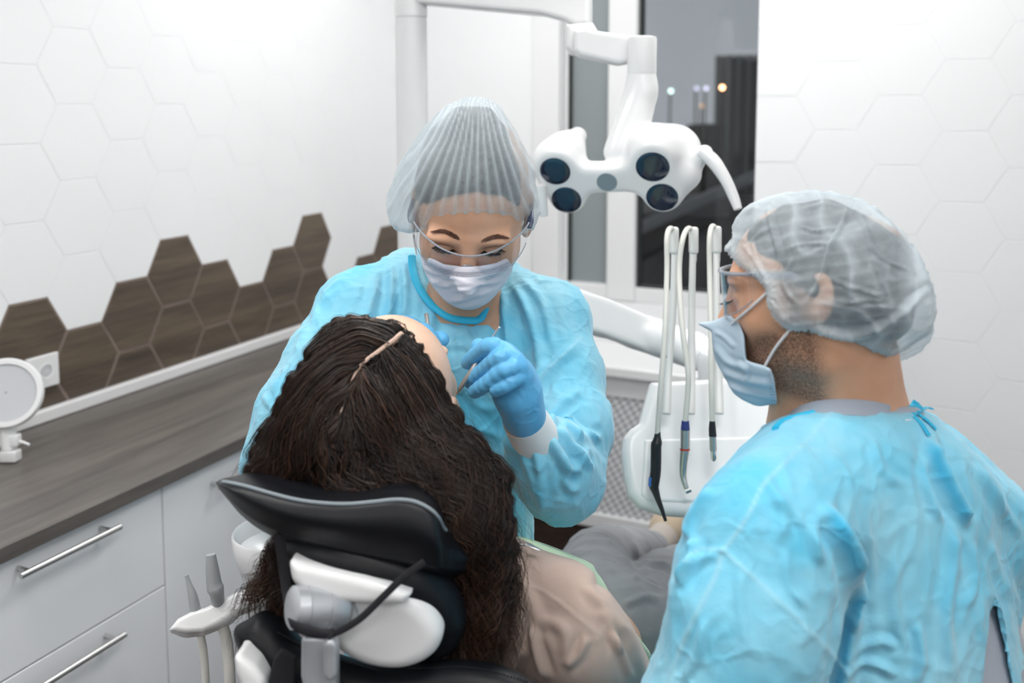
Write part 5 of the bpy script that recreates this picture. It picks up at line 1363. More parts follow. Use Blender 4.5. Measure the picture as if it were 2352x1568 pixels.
# hair and cap
hf = Field(); Hm.e(hf, (0, -0.011, 0.012), (0.081, 0.099, 0.074), 0.02); Hm.e(hf, (0, -0.034, -0.025), (0.076, 0.080, 0.055), 0.02)
hf.slab([(1700, 560), (1720, 500), (1800, 460), (1900, 450), (2100, 560), (2100, 800), (1960, 790), (1890, 770), (1840, 745), (1830, 660), (1790, 610), (1750, 590)], 1.12, 0.25, 0.01, k=0.01, op='i', c=(1850, 640))
V, Q = hf.mesh(0.004); N = normals(V, Q); V = V + N * (0.002 * vnoise(V, 60, 1))[:, None]
mesh_obj('hair', V, Q, M['hair_black'], man)['label'] = 'short dark hair under the cap'
cm = Field(); Hm.e(cm, (0, -0.010, 0.020), (0.096, 0.115, 0.092), 0.02); Hm.e(cm, (0, -0.06, 0.0), (0.098, 0.085, 0.080), 0.03)
cm.chain([P(1850, 590, 1.10), P(1960, 640, 1.12), P(2040, 720, 1.15), P(2075, 760, 1.16)], [0.085, 0.085, 0.060, 0.036], 0.03)
cm.cone(P(1720, 560, 1.10), P(1800, 560, 1.09), 0.045, 0.07, 0.03); cm.cone(P(1800, 690, 1.04), P(1960, 735, 1.07), 0.036, 0.045, 0.03); cm.cone(P(1985, 770, 1.12), P(2060, 780, 1.15), 0.03, 0.03, 0.02)
rim = [(1671, 574), (1690, 598), (1708, 618), (1735, 634), (1752, 648), (1764, 668), (1768, 700), (1790, 735), (1815, 752), (1850, 758), (1885, 762), (1935, 778), (1985, 795), (2036, 812), (2042, 822)]
cout = rim + [(2065, 822), (2095, 818), (2118, 802), (2136, 770), (2145, 720), (2143, 690), (2137, 655), (2122, 620), (2108, 588), (2085, 556), (2055, 520), (2020, 490), (1985, 466), (1950, 454), (1905, 445), (1860, 441), (1810, 447), (1770, 458), (1735, 470), (1710, 482), (1694, 500), (1685, 520), (1688, 545)]
cm.slab(cout, 1.12, 0.25, 0.004, k=0.005, op='i', c=(1900, 640))
V, Q = cm.mesh(0.0024); V = relax(V, Q, 2); N = normals(V, Q)
pr = project(V); frn = ((EYE - V) * N).sum(1) > 0
rd, rt, _ = seg_dist(pr[:, :2], catmull(np.array(rim, float), 60))
frill = np.cos(rt * 2 * math.pi * 52 + 2 * vnoise(V, 20, 2)) * np.exp(-(rd / 30) ** 2)
fl = [([(1763, 468), (1775, 530), (1790, 580), (1788, 630)], 6, 0.0045), ([(1952, 456), (1935, 510), (1905, 570), (1885, 640), (1850, 700)], 6, 0.0055), ([(1960, 470), (1990, 530), (2010, 600), (2040, 680)], 5, 0.004), ([(1700, 560), (1735, 520), (1765, 500)], 5, 0.004), ([(1703, 560), (1730, 590), (1760, 640)], 5, 0.004),
      ([(2137, 660), (2090, 700), (2040, 740), (1960, 770), (1860, 755)], 10, 0.006), ([(1810, 570), (1850, 560), (1910, 560)], 4, 0.003), ([(1835, 520), (1880, 530), (1930, 520)], 4, 0.003), ([(1845, 480), (1890, 470), (1940, 475)], 4, 0.003), ([(1990, 560), (2040, 600), (2090, 620)], 4, 0.003), ([(1900, 640), (1960, 660), (2040, 685)], 4, 0.003), ([(1930, 700), (1980, 690), (2045, 690)], 4, 0.003), ([(1820, 590), (1800, 650), (1830, 700)], 5, 0.004), ([(2000, 500), (2060, 560), (2110, 640)], 4, 0.003), ([(1740, 600), (1730, 550), (1780, 520)], 4, 0.003)]
dF, lnF = folds(V, N, fl)
tg = V @ nrm(Hm.U * 1.0 + Hm.F * 0.15)
band = np.abs(np.cos(tg * 2 * math.pi / 0.024 + 2.2 * vnoise(V, 16, 8))) ** 6 * np.clip(0.5 + vnoise(V, 12, 11), 0, 1)
cr = crumple(V, 26, 4, 0.5)
V = V + N * (dF + 0.0014 * frill + 0.0026 * (cr - 0.3) + 0.0016 * band)[:, None]
o = mesh_obj('cap', V, Q, M['cap_m'], man); o['label'] = 'wrinkled sheer pale blue cap with frilled elastic edge'
set_attr(o, 'doubled', np.clip(0.75 * np.exp(-(rd / 22) ** 2) * frn + 0.8 * lnF + 0.45 * cr + 0.45 * band + 0.6 * np.clip((pr[:, 0] - 2060) / 40, 0, 1) + 0.5 * np.clip((560 - pr[:, 0] * 0.0 - pr[:, 1]) / 1e9, 0, 1), 0, 1))
# glasses and lashes
glm, GG = glasses(Hm, man, 'clear safety glasses with thick side arms', M['clearrim'], lambda th: 0.014, lambda th: -0.036 + 0.034 * (abs(th) / 1.28) ** 3 + 0.018 * math.exp(-(th / 0.16) ** 2), rim=0.0022, span=1.2)
for q in (-1, 1):
    mesh_obj('temple', *tube_geo([GG(q * 1.18, 0.013), Hm.w(q * 0.079, 0.02, 0.012), Hm.w(q * 0.080, -0.02, 0.008)], [0.0034, 0.0036, 0.0026], 10, seg=14, flat=(0.5, 1.2)), M['clearrim'], glm)
roots, dirs, bends = [], [], []
for i in range(70):
    t_ = rng.random(); u, v = 1657 + 28 * t_, 688 + 5 * math.sin(math.pi * t_) + rng.normal(0, 0.5)
    q = onto(bv, u, v)
    if q is not None: roots.append(q); dirs.append(nrm(Hm.F * 0.8 - Hm.U * 0.6)); bends.append(0.2 * Hm.U)
_md = np.median(roots, 0) if roots else None; _kp = [i for i, x in enumerate(roots) if np.linalg.norm(x - _md) < 0.014]; roots, dirs, bends = [roots[i] for i in _kp], [dirs[i] for i in _kp], [bends[i] for i in _kp]
if roots: strands('eyelashes', roots, dirs, 0.008, 0.0003, M['lash'], bodym, bend=np.array(bends), n=5, sides=3)
# ================================================================== patient lying in the chair
pat = empty('person', P(1300, 1500, 1.3) * [1, 1, 0] + [0, 0, 0.0], 'reclining patient with long wavy dark brown hair, taupe shirt, green bib and grey trousers', 'person')
Fp, Up = camdir(0.14, 0.62, -0.77), camdir(-0.10, 0.77, 0.62)
Op = P(905, 915, 1.205)
Hp = Head(Op, Fp, Up, 0.98, (0, 0, 0))
fp = Field(); Hp.build(fp)
nbp = P(1065, 1190, 1.36)
fp.cone(Hp.w(0, -0.015, -0.05), nbp, 0.046, 0.044, 0.03)
shp, shq = P(1320, 1460, 1.24), P(950, 1340, 1.36)
fp.cone(nbp, shp, 0.036, 0.034, 0.03); fp.cone(nbp, shq, 0.036, 0.034, 0.03)
latp = nrm(shp - shq)
pel = P(1400, 1440, 1.72)
fp.econe(P(1150, 1430, 1.38), pel, 0.105, 0.055, 0.11, 0.060, latp, 0.04)
elp, elq = P(1440, 1640, 1.42), P(1120, 1420, 1.62)
fp.chain([shp, elp], [0.034, 0.033], 0.02); fp.chain([elp, P(1448, 1480, 1.66), P(1405, 1415, 1.74)], [0.033, 0.034, 0.024], 0.02)
fp.chain([shq, elq], [0.034, 0.034], 0.02); fp.chain([elq, P(1340, 1400, 1.60)], [0.034, 0.024], 0.02)
for w0, dr in ((P(1405, 1415, 1.74), camdir(-0.9, -0.1, -0.1)), (P(1340, 1400, 1.60), camdir(-0.2, -0.5, -0.1))):
    fp.cone(w0, w0 + dr * 0.07, 0.026, 0.030, 0.015)
    for k in range(4):
        o_ = (k - 1.5) * 0.018 * camdir(0, 0.3, -0.9)
        finger(fp, [w0 + dr * 0.08 + o_, w0 + dr * 0.115 + o_, w0 + dr * 0.14 + o_ - 0.01 * _u], (0.0085, 0.007))
    finger(fp, [w0 + dr * 0.02, w0 + dr * 0.05 + 0.035 * _u, w0 + dr * 0.08 + 0.03 * _u], (0.010, 0.008))
hp1, kn1, an1, ft1 = P(1370, 1420, 1.72), P(1372, 1290, 2.08), P(1500, 1262, 2.38), P(1552, 1200, 2.50)
hp2, kn2, an2, ft2 = P(1450, 1490, 1.66), P(1535, 1345, 2.02), P(1640, 1290, 2.36), P(1690, 1220, 2.48)
for a, b, c_ in ((hp1, kn1, an1), (hp2, kn2, an2)): fp.chain([a, b, c_], [0.060, 0.044, 0.030], 0.03)
for a, b in ((an1, ft1), (an2, ft2)): fp.chain([a, b], [0.036, 0.028], 0.02)
V, Q = fp.mesh(0.003)
bodyp = mesh_obj('body', V, Q, M['skin_p'], pat)
# brow and lashes seen from the side
pv = fp.value
# shirt
sh = Field()
sh.cone(P(1120, 1330, 1.30), P(1345, 1450, 1.21), 0.062, 0.072, 0.04); sh.cone(P(1130, 1290, 1.33), P(950, 1340, 1.35), 0.055, 0.06, 0.03)
sh.econe(P(1170, 1400, 1.32), pel, 0.165, 0.100, 0.165, 0.105, latp, 0.05)
sh.chain([P(1345, 1450, 1.21), P(1400, 1560, 1.28), elp], [0.072, 0.066, 0.058], 0.03)
sh.chain([P(950, 1340, 1.35), elq], [0.058, 0.05], 0.03)
sout = [(1020, 1250), (1150, 1246), (1182, 1238), (1210, 1250), (1244, 1268), (1290, 1284), (1330, 1300), (1358, 1320), (1364, 1348), (1392, 1362), (1412, 1388), (1436, 1420), (1458, 1462), (1478, 1505), (1500, 1560), (1560, 1800), (1000, 1800), (900, 1500), (900, 1250)]
sh.slab(sout, 1.3, 0.7, 0.012, k=0.012, op='i', c=(1250, 1400))
fd = [([(1225, 1430), (1240, 1500), (1258, 1560)], 11, 0.008), ([(1180, 1300), (1230, 1400), (1260, 1500)], 16, 0.003), ([(1240, 1420), (1300, 1450), (1300, 1530)], 16, 0.004), ([(1370, 1400), (1400, 1440), (1420, 1500)], 12, 0.006), ([(1340, 1350), (1390, 1400), (1440, 1460)], 12, 0.005), ([(1300, 1530), (1330, 1500), (1350, 1460)], 12, 0.006), ([(1400, 1450), (1430, 1510), (1450, 1560)], 10, 0.006), ([(1215, 1480), (1190, 1530), (1180, 1560)], 10, 0.004)]
shirt = cloth('shirt', sh, 0.0034, M['shirt'], pat, fold=fd, crs=0.0012, cf=9, seed=9, seam=[([(1190, 1336), (1250, 1360), (1310, 1405), (1372, 1455)], 2.5), ([(1390, 1435), (1368, 1475), (1330, 1530), (1300, 1580)], 2.5)], big=0.004, dbl=0.3)
# bib
bf = Field()
bout = [(1165, 1228), (1205, 1236), (1250, 1252), (1300, 1270), (1345, 1290), (1361, 1300), (1364, 1312), (1380, 1335), (1392, 1358), (1412, 1395), (1440, 1435), (1462, 1462), (1490, 1500), (1500, 1560), (1480, 1560), (1440, 1480), (1380, 1420), (1250, 1350), (1170, 1290)]
bf.econe(P(1180, 1330, 1.38), P(1420, 1470, 1.66), 0.13, 0.105, 0.15, 0.115, latp, 0.03)
bf.slab(bout, 1.42, 0.5, 0.003, k=0.003, op='i', c=(1300, 1350))
V, Q = bf.mesh(0.0034); V = relax(V, Q, 2); N = normals(V, Q); V = V + N * (0.003 * fbm(V, 9, 2, 3))[:, None]
M['bib'] = mat('pale_green_paper', srgb(202, 226, 196), 0.8)
mesh_obj('bib', V, Q, M['bib'], pat)['label'] = 'pale green paper bib over the chest'
shv = sh.value
def onp(u, v, fn=None, near=0.9, off=0.0):
    a = P(u, v, near); dr = nrm(P(u, v, 2.0) - a); q = march(fn or shv, a, dr, 1.4)
    return None if q is None else q - dr * off
ch = [onp(u, v, off=0.002) for u, v in catmull(np.array([(1135, 1268), (1148, 1258), (1163, 1250), (1180, 1246), (1206, 1249)], float), 22)]
G = []
lastd = 1.22
for q, (u, v) in zip(ch, catmull(np.array([(1135, 1268), (1148, 1258), (1163, 1250), (1180, 1246), (1206, 1249)], float), 22)):
    q = onp(u, v + 22, off=0.0); q = P(u, v + 3, (project([q])[0][2] if q is not None else 1.28) - 0.006)
    G.append(lathe_geo(q, _u, [(-0.0016, 0.0004), (-0.0011, 0.0012), (0, 0.0016), (0.0011, 0.0012), (0.0016, 0.0004)], 8))
cl = mesh_obj('bib_chain', *join(G), M['chrome'], pat)
q = onp(1224, 1285); q = P(1224, 1258, (project([q])[0][2] if q is not None else 1.28) - 0.008)
qa, qb = P(1208, 1249, project([q])[0][2]), P(1240, 1262, project([q])[0][2])
mesh_obj('bib_clip', *tube_geo([qa, (qa + qb) / 2, qb], [0.0028, 0.0030, 0.0018], 10, flat=(1, 0.5)), M['chrome'], pat)
# trousers, socks, shoes
tf = Field()
for a, b, c_ in ((hp1, kn1, an1), (hp2, kn2, an2)):
    tf.chain([a, b, b + (c_ - b) * 0.92], [0.092, 0.066, 0.047], 0.02, seg=7)
tf.econe(pel + (P(1300, 1400, 1.6) - pel) * 0.3, (hp1 + hp2) / 2, 0.14, 0.09, 0.15, 0.095, latp, 0.03)
fd = [([(1300, 1290), (1340, 1240), (1420, 1255)], 10, 0.006), ([(1320, 1310), (1380, 1270), (1430, 1330)], 12, 0.005), ([(1420, 1240), (1440, 1290), (1480, 1300)], 10, 0.006), ([(1450, 1330), (1500, 1300), (1540, 1296)], 8, 0.008), ([(1450, 1240), (1470, 1280), (1500, 1290)], 10, 0.004), ([(1430, 1390), (1480, 1370), (1520, 1380)], 10, 0.005)]
cloth('trousers', tf, 0.0045, M['trousers'], pat, fold=fd, crs=0.003, cf=11, seed=12, big=0.003, dbl=0.3)
M['sock'] = mat('beige_grey_sock', srgb(176, 168, 160), 0.9); M['shoe'] = mat('beige_knit_slipper', srgb(178, 162, 140), 0.9)
t = NT(M['shoe']); t.bump(t.noise(t.coord('Object'), 160, 3), 0.5, 0.003)
sf = Field()
for a, b in ((an1, ft1), (an2, ft2)): sf.chain([a + (b - a) * 0.12, a + (b - a) * 0.75], [0.040, 0.036], 0.02)
V, Q = sf.mesh(0.004); mesh_obj('socks', V, Q, M['sock'], pat)
sf = Field()
for a, b in ((an1, ft1), (an2, ft2)):
    sf.chain([a + (b - a) * 0.62, b + (b - a) * 0.15], [0.044, 0.042], 0.02)
    sf.cone(a + (b - a) * 0.55 + [0, 0.045, 0], b + [0, 0.05, 0.02], 0.03, 0.03, 0.03)
V, Q = sf.mesh(0.004); V = V + normals(V, Q) * (0.002 * vnoise(V, 45, 2))[:, None]; mesh_obj('slippers', V, Q, M['shoe'], pat)

rng = np.random.default_rng(23)
# direction of flow drawn as guide lines
guides = [[(885, 790), (820, 770), (750, 830), (670, 960), (600, 1080)], [(900, 775), (860, 745), (800, 745), (750, 800)], [(842, 828), (770, 840), (700, 940), (640, 1080)], [(806, 890), (745, 940), (700, 1040), (670, 1130)], [(785, 945), (750, 1020), (770, 1110), (830, 1160)], [(790, 950), (800, 1040), (830, 1120), (900, 1160)],
          [(922, 770), (955, 820), (1000, 920), (1045, 1010), (1110, 1120), (1155, 1250)], [(890, 800), (930, 860), (990, 980), (1080, 1110), (1130, 1250)], [(835, 840), (880, 920), (950, 1040), (1050, 1150), (1110, 1290)], [(805, 895), (850, 990), (930, 1100), (1010, 1180)], [(940, 775), (985, 850), (1020, 930), (1050, 1010), (1080, 1060)],
          [(1155, 1230), (1168, 1330), (1150, 1430), (1130, 1520)], [(1110, 1280), (1115, 1380), (1085, 1500)], [(1070, 1300), (1060, 1400), (1070, 1500)], [(640, 1100), (640, 1220), (605, 1330), (640, 1440)], [(660, 1220), (650, 1330), (600, 1420), (640, 1470)]]
gp, gd = [], []
for g in guides:
    c_ = catmull(np.array(g, float), 24); gp.append(c_[:-1]); d_ = np.diff(c_, axis=0); gd.append(d_ / np.linalg.norm(d_, axis=1)[:, None])
gp, gd = np.vstack(gp), np.vstack(gd)
def flow(uv):
    out = np.zeros_like(uv)
    for c in range(0, len(uv), 4000):
        d2 = ((uv[c:c + 4000, None, :] - gp[None]) ** 2).sum(2)
        w = 1 / (d2 + 60) ** 2
        # keep the two sides of the parting apart
        out[c:c + 4000] = (w[:, :, None] * gd[None]).sum(1)
    return out / np.maximum(np.linalg.norm(out, axis=1)[:, None], 1e-9)
# ------------------------------------------------------------------ hair
hh = Field()
Hp.e(hh, (0, -0.018, 0.022), (0.091, 0.104, 0.097), 0.02)
hh.cone(P(840, 860, 1.17), P(800, 1000, 1.13), 0.075, 0.075, 0.03)
hh.cone(P(770, 930, 1.15), P(655, 1070, 1.12), 0.070, 0.045, 0.03)
hh.cone(P(820, 1000, 1.14), P(850, 1120, 1.10), 0.075, 0.050, 0.03)
hh.chain([P(960, 960, 1.16), P(1040, 1080, 1.13), P(1100, 1180, 1.11), P(1125, 1270, 1.11)], [0.062, 0.062, 0.050, 0.036], 0.03)
hh.chain([P(1125, 1270, 1.11), P(1125, 1380, 1.11), P(1095, 1480, 1.12), P(1080, 1530, 1.14)], [0.036, 0.034, 0.030, 0.012], 0.02)
hh.cone(P(1080, 1330, 1.12), P(1070, 1480, 1.13), 0.03, 0.026, 0.02)
hh.cone(P(950, 1080, 1.12), P(1060, 1180, 1.10), 0.05, 0.04, 0.03)
hh.cone(P(640, 1180, 1.14), P(610, 1330, 1.13), 0.028, 0.018, 0.02); hh.cone(P(655, 1080, 1.13), P(640, 1190, 1.14), 0.04, 0.028, 0.02)
hh.cone(P(610, 1330, 1.13), P(640, 1440, 1.13), 0.016, 0.018, 0.02); hh.cone(P(660, 1300, 1.14), P(650, 1430, 1.13), 0.02, 0.02, 0.02)
hout = [(882, 736), (915, 742), (935, 757), (952, 783), (968, 808), (990, 845), (1006, 880), (1022, 920), (1038, 955), (1052, 990), (1066, 1000), (1090, 1022), (1120, 1052), (1145, 1085), (1156, 1125), (1162, 1180), (1160, 1230), (1172, 1270), (1160, 1320), (1166, 1360), (1140, 1420), (1136, 1460), (1105, 1500), (1080, 1540), (1050, 1510), (1030, 1400), (900, 1250), (760, 1220), (690, 1230), (682, 1300), (674, 1400), (662, 1430), (640, 1400), (644, 1340), (636, 1300), (642, 1250), (645, 1200), (620, 1130), (580, 1080), (590, 1050), (610, 1010), (640, 955), (668, 905), (694, 862), (712, 830), (735, 795), (758, 762), (785, 742), (812, 738), (845, 740)]
hout = rnd(hout, 150); _a = np.arange(150.0); hout = hout + np.stack([4 * np.sin(_a * 0.83) + 3 * np.sin(_a * 1.9 + 1), 3 * np.cos(_a * 0.71) + 2 * np.sin(_a * 2.3)], 1)
hh.slab(hout, 1.15, 0.25, 0.006, k=0.012, op='i', c=(900, 1000))
V, Q = hh.mesh(0.0034); V = relax(V, Q, 1)
pr = project(V); N = normals(V, Q); frn = ((EYE - V) * N).sum(1) > 0
part = np.array([(922, 766), (905, 780), (885, 795), (862, 812), (842, 826), (824, 846), (812, 868), (804, 892), (797, 915), (786, 940), (772, 958)], float)
pd, pt, _ = seg_dist(pr[:, :2], part)
V = V - N * (0.013 * np.exp(-(pd / (7.5 - 4 * pt)) ** 2) * frn)[:, None]
fl0 = flow(pr[:, :2])
# locks: noise stretched along the flow, found by walking each point back along it
w = pr[:, :2].copy()
for _ in range(10): w = w - flow(w) * 9
lk = np.column_stack([w / 60.0, np.zeros(len(w))])
ridg = vnoise(lk, 3.2, 41) + 0.5 * vnoise(lk, 7.0, 42)
V = V + N * (((0.0042 + 0.003 * np.clip((pr[:, 1] - 900) / 250, 0, 1)) * ridg + (0.0008 + 0.002 * np.clip((pr[:, 1] - 950) / 250, 0, 1)) * fbm(V, 26, 2, 3)) * np.clip((pd - 12) / 25, 0, 1))[:, None]
hairm = mesh_obj('hair', V, Q, M['hair_base'], pat); hairm['label'] = 'long wavy dark brown hair parted along the scalp'
set_attr(hairm, 'warm', np.zeros(len(V)))
# scalp strip in the parting
prt = []
for u, v in part:
    a = P(u, v, 0.9); dr = nrm(P(u, v, 2.0) - a); q = march(hh.value, a, dr, 1.4)
    prt.append(q + dr * (0.0004 - 0.0028 * len(prt) / 11) if q is not None else None)
prt = [p_ for p_ in prt if p_ is not None]
M['scalp'] = mat('scalp_skin', srgb(196, 168, 152), 0.6)
mesh_obj('parting', *tube_geo(prt, list(np.linspace(0.0032, 0.0013, len(prt))), 8, seg=50), M['scalp'], hairm)
cen = V[Q].mean(1); nn_ = np.cross(V[Q][:, 2] - V[Q][:, 0], V[Q][:, 3] - V[Q][:, 1]); nn_ /= np.maximum(np.linalg.norm(nn_, axis=1)[:, None], 1e-12)
vis = ((EYE - cen) * nn_).sum(1) > -0.15
cen = cen[vis]
NS, NP = 11000, 26
sel = rng.choice(len(cen), NS); p0 = cen[sel] + rng.normal(0, 0.0015, (NS, 3))
# roots along the parting
NP2 = 900
t_ = rng.random(NP2); k_ = (t_ * (len(part) - 1)); i_ = np.clip(k_.astype(int), 0, len(part) - 2); f2 = (k_ - i_)[:, None]
uvp = part[i_] * (1 - f2) + part[i_ + 1] * f2; tg_ = part[i_ + 1] - part[i_]; nrm2 = np.stack([-tg_[:, 1], tg_[:, 0]], 1); nrm2 /= np.linalg.norm(nrm2, axis=1)[:, None]
uvp = uvp + nrm2 * (np.where(rng.random(NP2) < 0.5, -1, 1) * rng.uniform(2.5, 9, NP2) * (1 - 0.45 * t_))[:, None]
pp_ = P(0, 0, 0) if False else np.array([P(a, b, 1.0) for a, b in uvp]); dr_ = pp_ - EYE; dr_ /= np.linalg.norm(dr_, axis=1)[:, None]
x = EYE + dr_ * 0.9
for _ in range(30): x = x + dr_ * (hh.value(x) * 0.85)[:, None]
p0 = np.vstack([p0, x]); NT_ = len(p0)
C = np.zeros((NT_, NP, 3)); C[:, 0] = p0
step = rng.uniform(0.0028, 0.0072, NT_); 
w = project(p0)[:, :2].copy()
for _ in range(10): w = w - flow(w) * 9
lkk = np.column_stack([w / 60.0, np.zeros(len(w))])
lockv = vnoise(lkk, 3.2, 41) + 0.5 * vnoise(lkk, 7.0, 42)
off = 0.0015 + 0.0070 * np.clip(lockv + 0.3, 0, 1.3) + rng.uniform(0, 0.003, NT_)
phs, wav = rng.uniform(0, 6.28, NT_), rng.uniform(0.85, 1.2, NT_)
x = p0.copy(); eps = 0.003
def grad(x):
    d = hh.value(x); return d, np.stack([(hh.value(x + np.eye(3)[j] * eps) - d) / eps for j in range(3)], 1)
for s in range(1, NP):
    q = project(x); fl = flow(q[:, :2])
    w3 = fl[:, 0:1] * _r - fl[:, 1:2] * _u
    d, G_ = grad(x); G_ /= np.maximum(np.linalg.norm(G_, axis=1)[:, None], 0.2)
    w3 = w3 - G_ * (w3 * G_).sum(1)[:, None]; w3 /= np.maximum(np.linalg.norm(w3, axis=1)[:, None], 0.3)
    sd_ = np.cross(w3, G_)
    clump = 5 * lockv + 3 * vnoise(p0, 14, 21)
    lam = 0.036 * wav
    arc = (s * step)
    amp_ = 0.16 + 0.80 * np.clip((q[:, 1] - 900) / 260, 0, 1)
    x = x + w3 * step[:, None] + sd_ * (amp_ * step * np.cos(arc / lam * 6.28 + clump + phs * 0.12))[:, None]
    x = x - G_ * np.clip(d - off * (0.4 + s / NP), -0.004, 0.006)[:, None]
    C[:, s] = x
t_ = np.linspace(0, 1, NP)[None]
rad = (np.where(rng.random(NT_) < 0.25, rng.uniform(0.0006, 0.0010, NT_), rng.uniform(0.00022, 0.0005, NT_))[:, None]) * (0.35 + 0.65 * np.sin(np.clip(t_ * 1.1 + 0.12, 0, 1) * math.pi) ** 0.5) * (1 - 0.6 * t_ ** 3)
_k = np.ones(NT_, bool); _q = project(C[:, :6].reshape(-1, 3)); _d, _, _ = seg_dist(_q[:, :2], part); _k[:NS] = (_d.reshape(NT_, 6).min(1) > 7)[:NS]
C, rad = C[_k], rad[_k]; HV, HQ = hair_tubes(C, rad, 3)
hs = mesh_obj('hair_strands', HV, HQ, M['hair'], hairm, kind='stuff')
warm = np.clip(0.35 * lockv + 0.35 * vnoise(lkk, 12.0, 33) + rng.normal(-0.05, 0.22, NT_) + 0.30 * np.clip((project(p0)[:, 1] - 950) / 400, 0, 1), 0, 1)
set_attr(hs, 'warm', np.repeat(warm[_k], NP * 3))
# loose curls and flyaways at the rim of the hair
def curls(starts, n, spread, L, rad_, amp, turns, warmv, seed):
    r2 = np.random.default_rng(seed); m = 44; A = []
    for (u, v, d, du, dv, dd) in starts:
        base = P(u, v, d); dr = du * _r - dv * _u + dd * _f; dr = nrm(dr)
        a1 = nrm(np.cross(dr, _f)); a2 = np.cross(dr, a1); ph0 = r2.uniform(0, 6.28)
        for k in range(n):
            l = L * r2.uniform(0.6, 1.15); t = np.linspace(0, 1, m)[:, None]
            b = base + r2.normal(0, spread, 3); ph = ph0 + r2.normal(0, 0.25); tn = turns * r2.uniform(0.85, 1.15)
            g = np.array([0, 0, -1.0])
            c = b + dr * l * t * (1 - 0.25 * t) + g * l * 0.35 * t ** 2 + amp * (0.15 + t) * (np.cos(ph + 6.28 * tn * t) * a1 + np.sin(ph + 6.28 * tn * t) * a2) * r2.uniform(0.7, 1.2)
            A.append(c)
    A = np.array(A); rr = rad_ * (1 - 0.7 * np.linspace(0, 1, m))[None] * np.ones((len(A), 1))
    v_, q_ = hair_tubes(A, rr, 3)
    return v_, q_, np.full(len(v_), warmv)
sets = [
 curls([(640, 1240, 1.14, -0.6, 0.8, 0), (625, 1290, 1.13, -0.7, 0.7, 0), (635, 1330, 1.13, -0.6, 0.5, 0), (620, 1270, 1.13, -0.35, 1, 0), (650, 1380, 1.12, -0.5, 0.9, 0), (620, 1340, 1.12, -0.9, 0.25, 0), (655, 1330, 1.12, -0.2, 1, 0)], 60, 0.0045, 0.058, 0.00042, 0.0065, 1.5, 0.6, 3),
 curls([(640, 1250, 1.13, -1, 0.35, 0)], 8, 0.002, 0.045, 0.0003, 0.004, 0.6, 0.5, 4),
 curls([(620, 1420, 1.10, -0.9, 0.25, -0.2), (650, 1400, 1.10, -0.6, 0.7, -0.2)], 46, 0.0025, 0.052, 0.00042, 0.0100, 1.1, 0.55, 5),
 curls([(1120, 1180, 1.09, 0.3, 1, 0), (1110, 1240, 1.08, 0.3, 1, 0), (1150, 1200, 1.10, 0.2, 1, 0), (1160, 1260, 1.10, 0.15, 1, 0), (1070, 1450, 1.08, 0.2, 1, 0), (1120, 1450, 1.10, 0.1, 1, 0), (1165, 1320, 1.10, 0.0, 1, 0), (1150, 1380, 1.10, -0.1, 1, 0), (1120, 1400, 1.09, 0, 1, 0), (1085, 1380, 1.09, 0.05, 1, 0), (1100, 1330, 1.08, 0.1, 1, 0)], 70, 0.0065, 0.10, 0.00042, 0.0050, 2.2, 0.4, 6),
 curls([(1160, 1090, 1.14, 0.9, 0.8, 0), (1165, 1150, 1.13, 0.6, 1, 0), (1172, 1210, 1.12, 0.7, 0.9, 0), (1178, 1260, 1.12, 0.5, 1, 0)], 16, 0.006, 0.06, 0.00016, 0.006, 1.2, 1.0, 7),
 curls([(680, 930, 1.15, -0.7, 0.8, 0), (640, 990, 1.14, -0.8, 0.7, 0), (610, 1040, 1.13, -0.9, 0.6, 0), (720, 860, 1.16, -0.7, 0.7, 0), (600, 1070, 1.12, -0.6, 0.5, 0)], 40, 0.010, 0.032, 0.00016, 0.003, 0.8, 0.2, 8),
 curls([(1070, 960, 1.18, 0.8, 0.7, 0), (1100, 1020, 1.17, 0.8, 0.8, 0), (1060, 930, 1.18, 0.6, 1, 0)], 18, 0.008, 0.045, 0.00013, 0.004, 1.0, 0.7, 9)]
b = 0; VV, QQ, WW = [], [], []
for v_, q_, w_ in sets: VV.append(v_); QQ.append(q_ + b); WW.append(w_); b += len(v_)
cu = mesh_obj('curls', np.vstack(VV), np.vstack(QQ), M['hair'], hairm, kind='stuff'); set_attr(cu, 'warm', np.concatenate(WW)); cu['label'] = 'loose brown curls and flyaway hairs'

# ================================================================== dental chair
M['leather'] = mat('black_leather', (0.0055, 0.0062, 0.0085, 1), 0.42, 0, 0.28)
t = NT(M['leather']); t.bump(t.noise(t.coord('Object'), 260, 3, 0.6), 0.12, 0.0008)
M['piping'] = mat('grey_piping', srgb(128, 138, 144), 0.5)
M['webbing'] = mat('black_webbing', (0.012, 0.012, 0.016, 1), 0.85)
t = NT(M['webbing']); w_ = t.n('ShaderNodeTexWave'); w_.inputs['Scale'].default_value = 220; t.l(t.coord('Object'), w_.inputs[0]); t.bump(w_.outputs['Fac'], 0.5, 0.001)
chair = empty('dental_chair', P(1250, 1700, 1.45) * [1, 1, 0], 'black leather reclining dental chair with headrest and white plastic shell', 'dental chair')
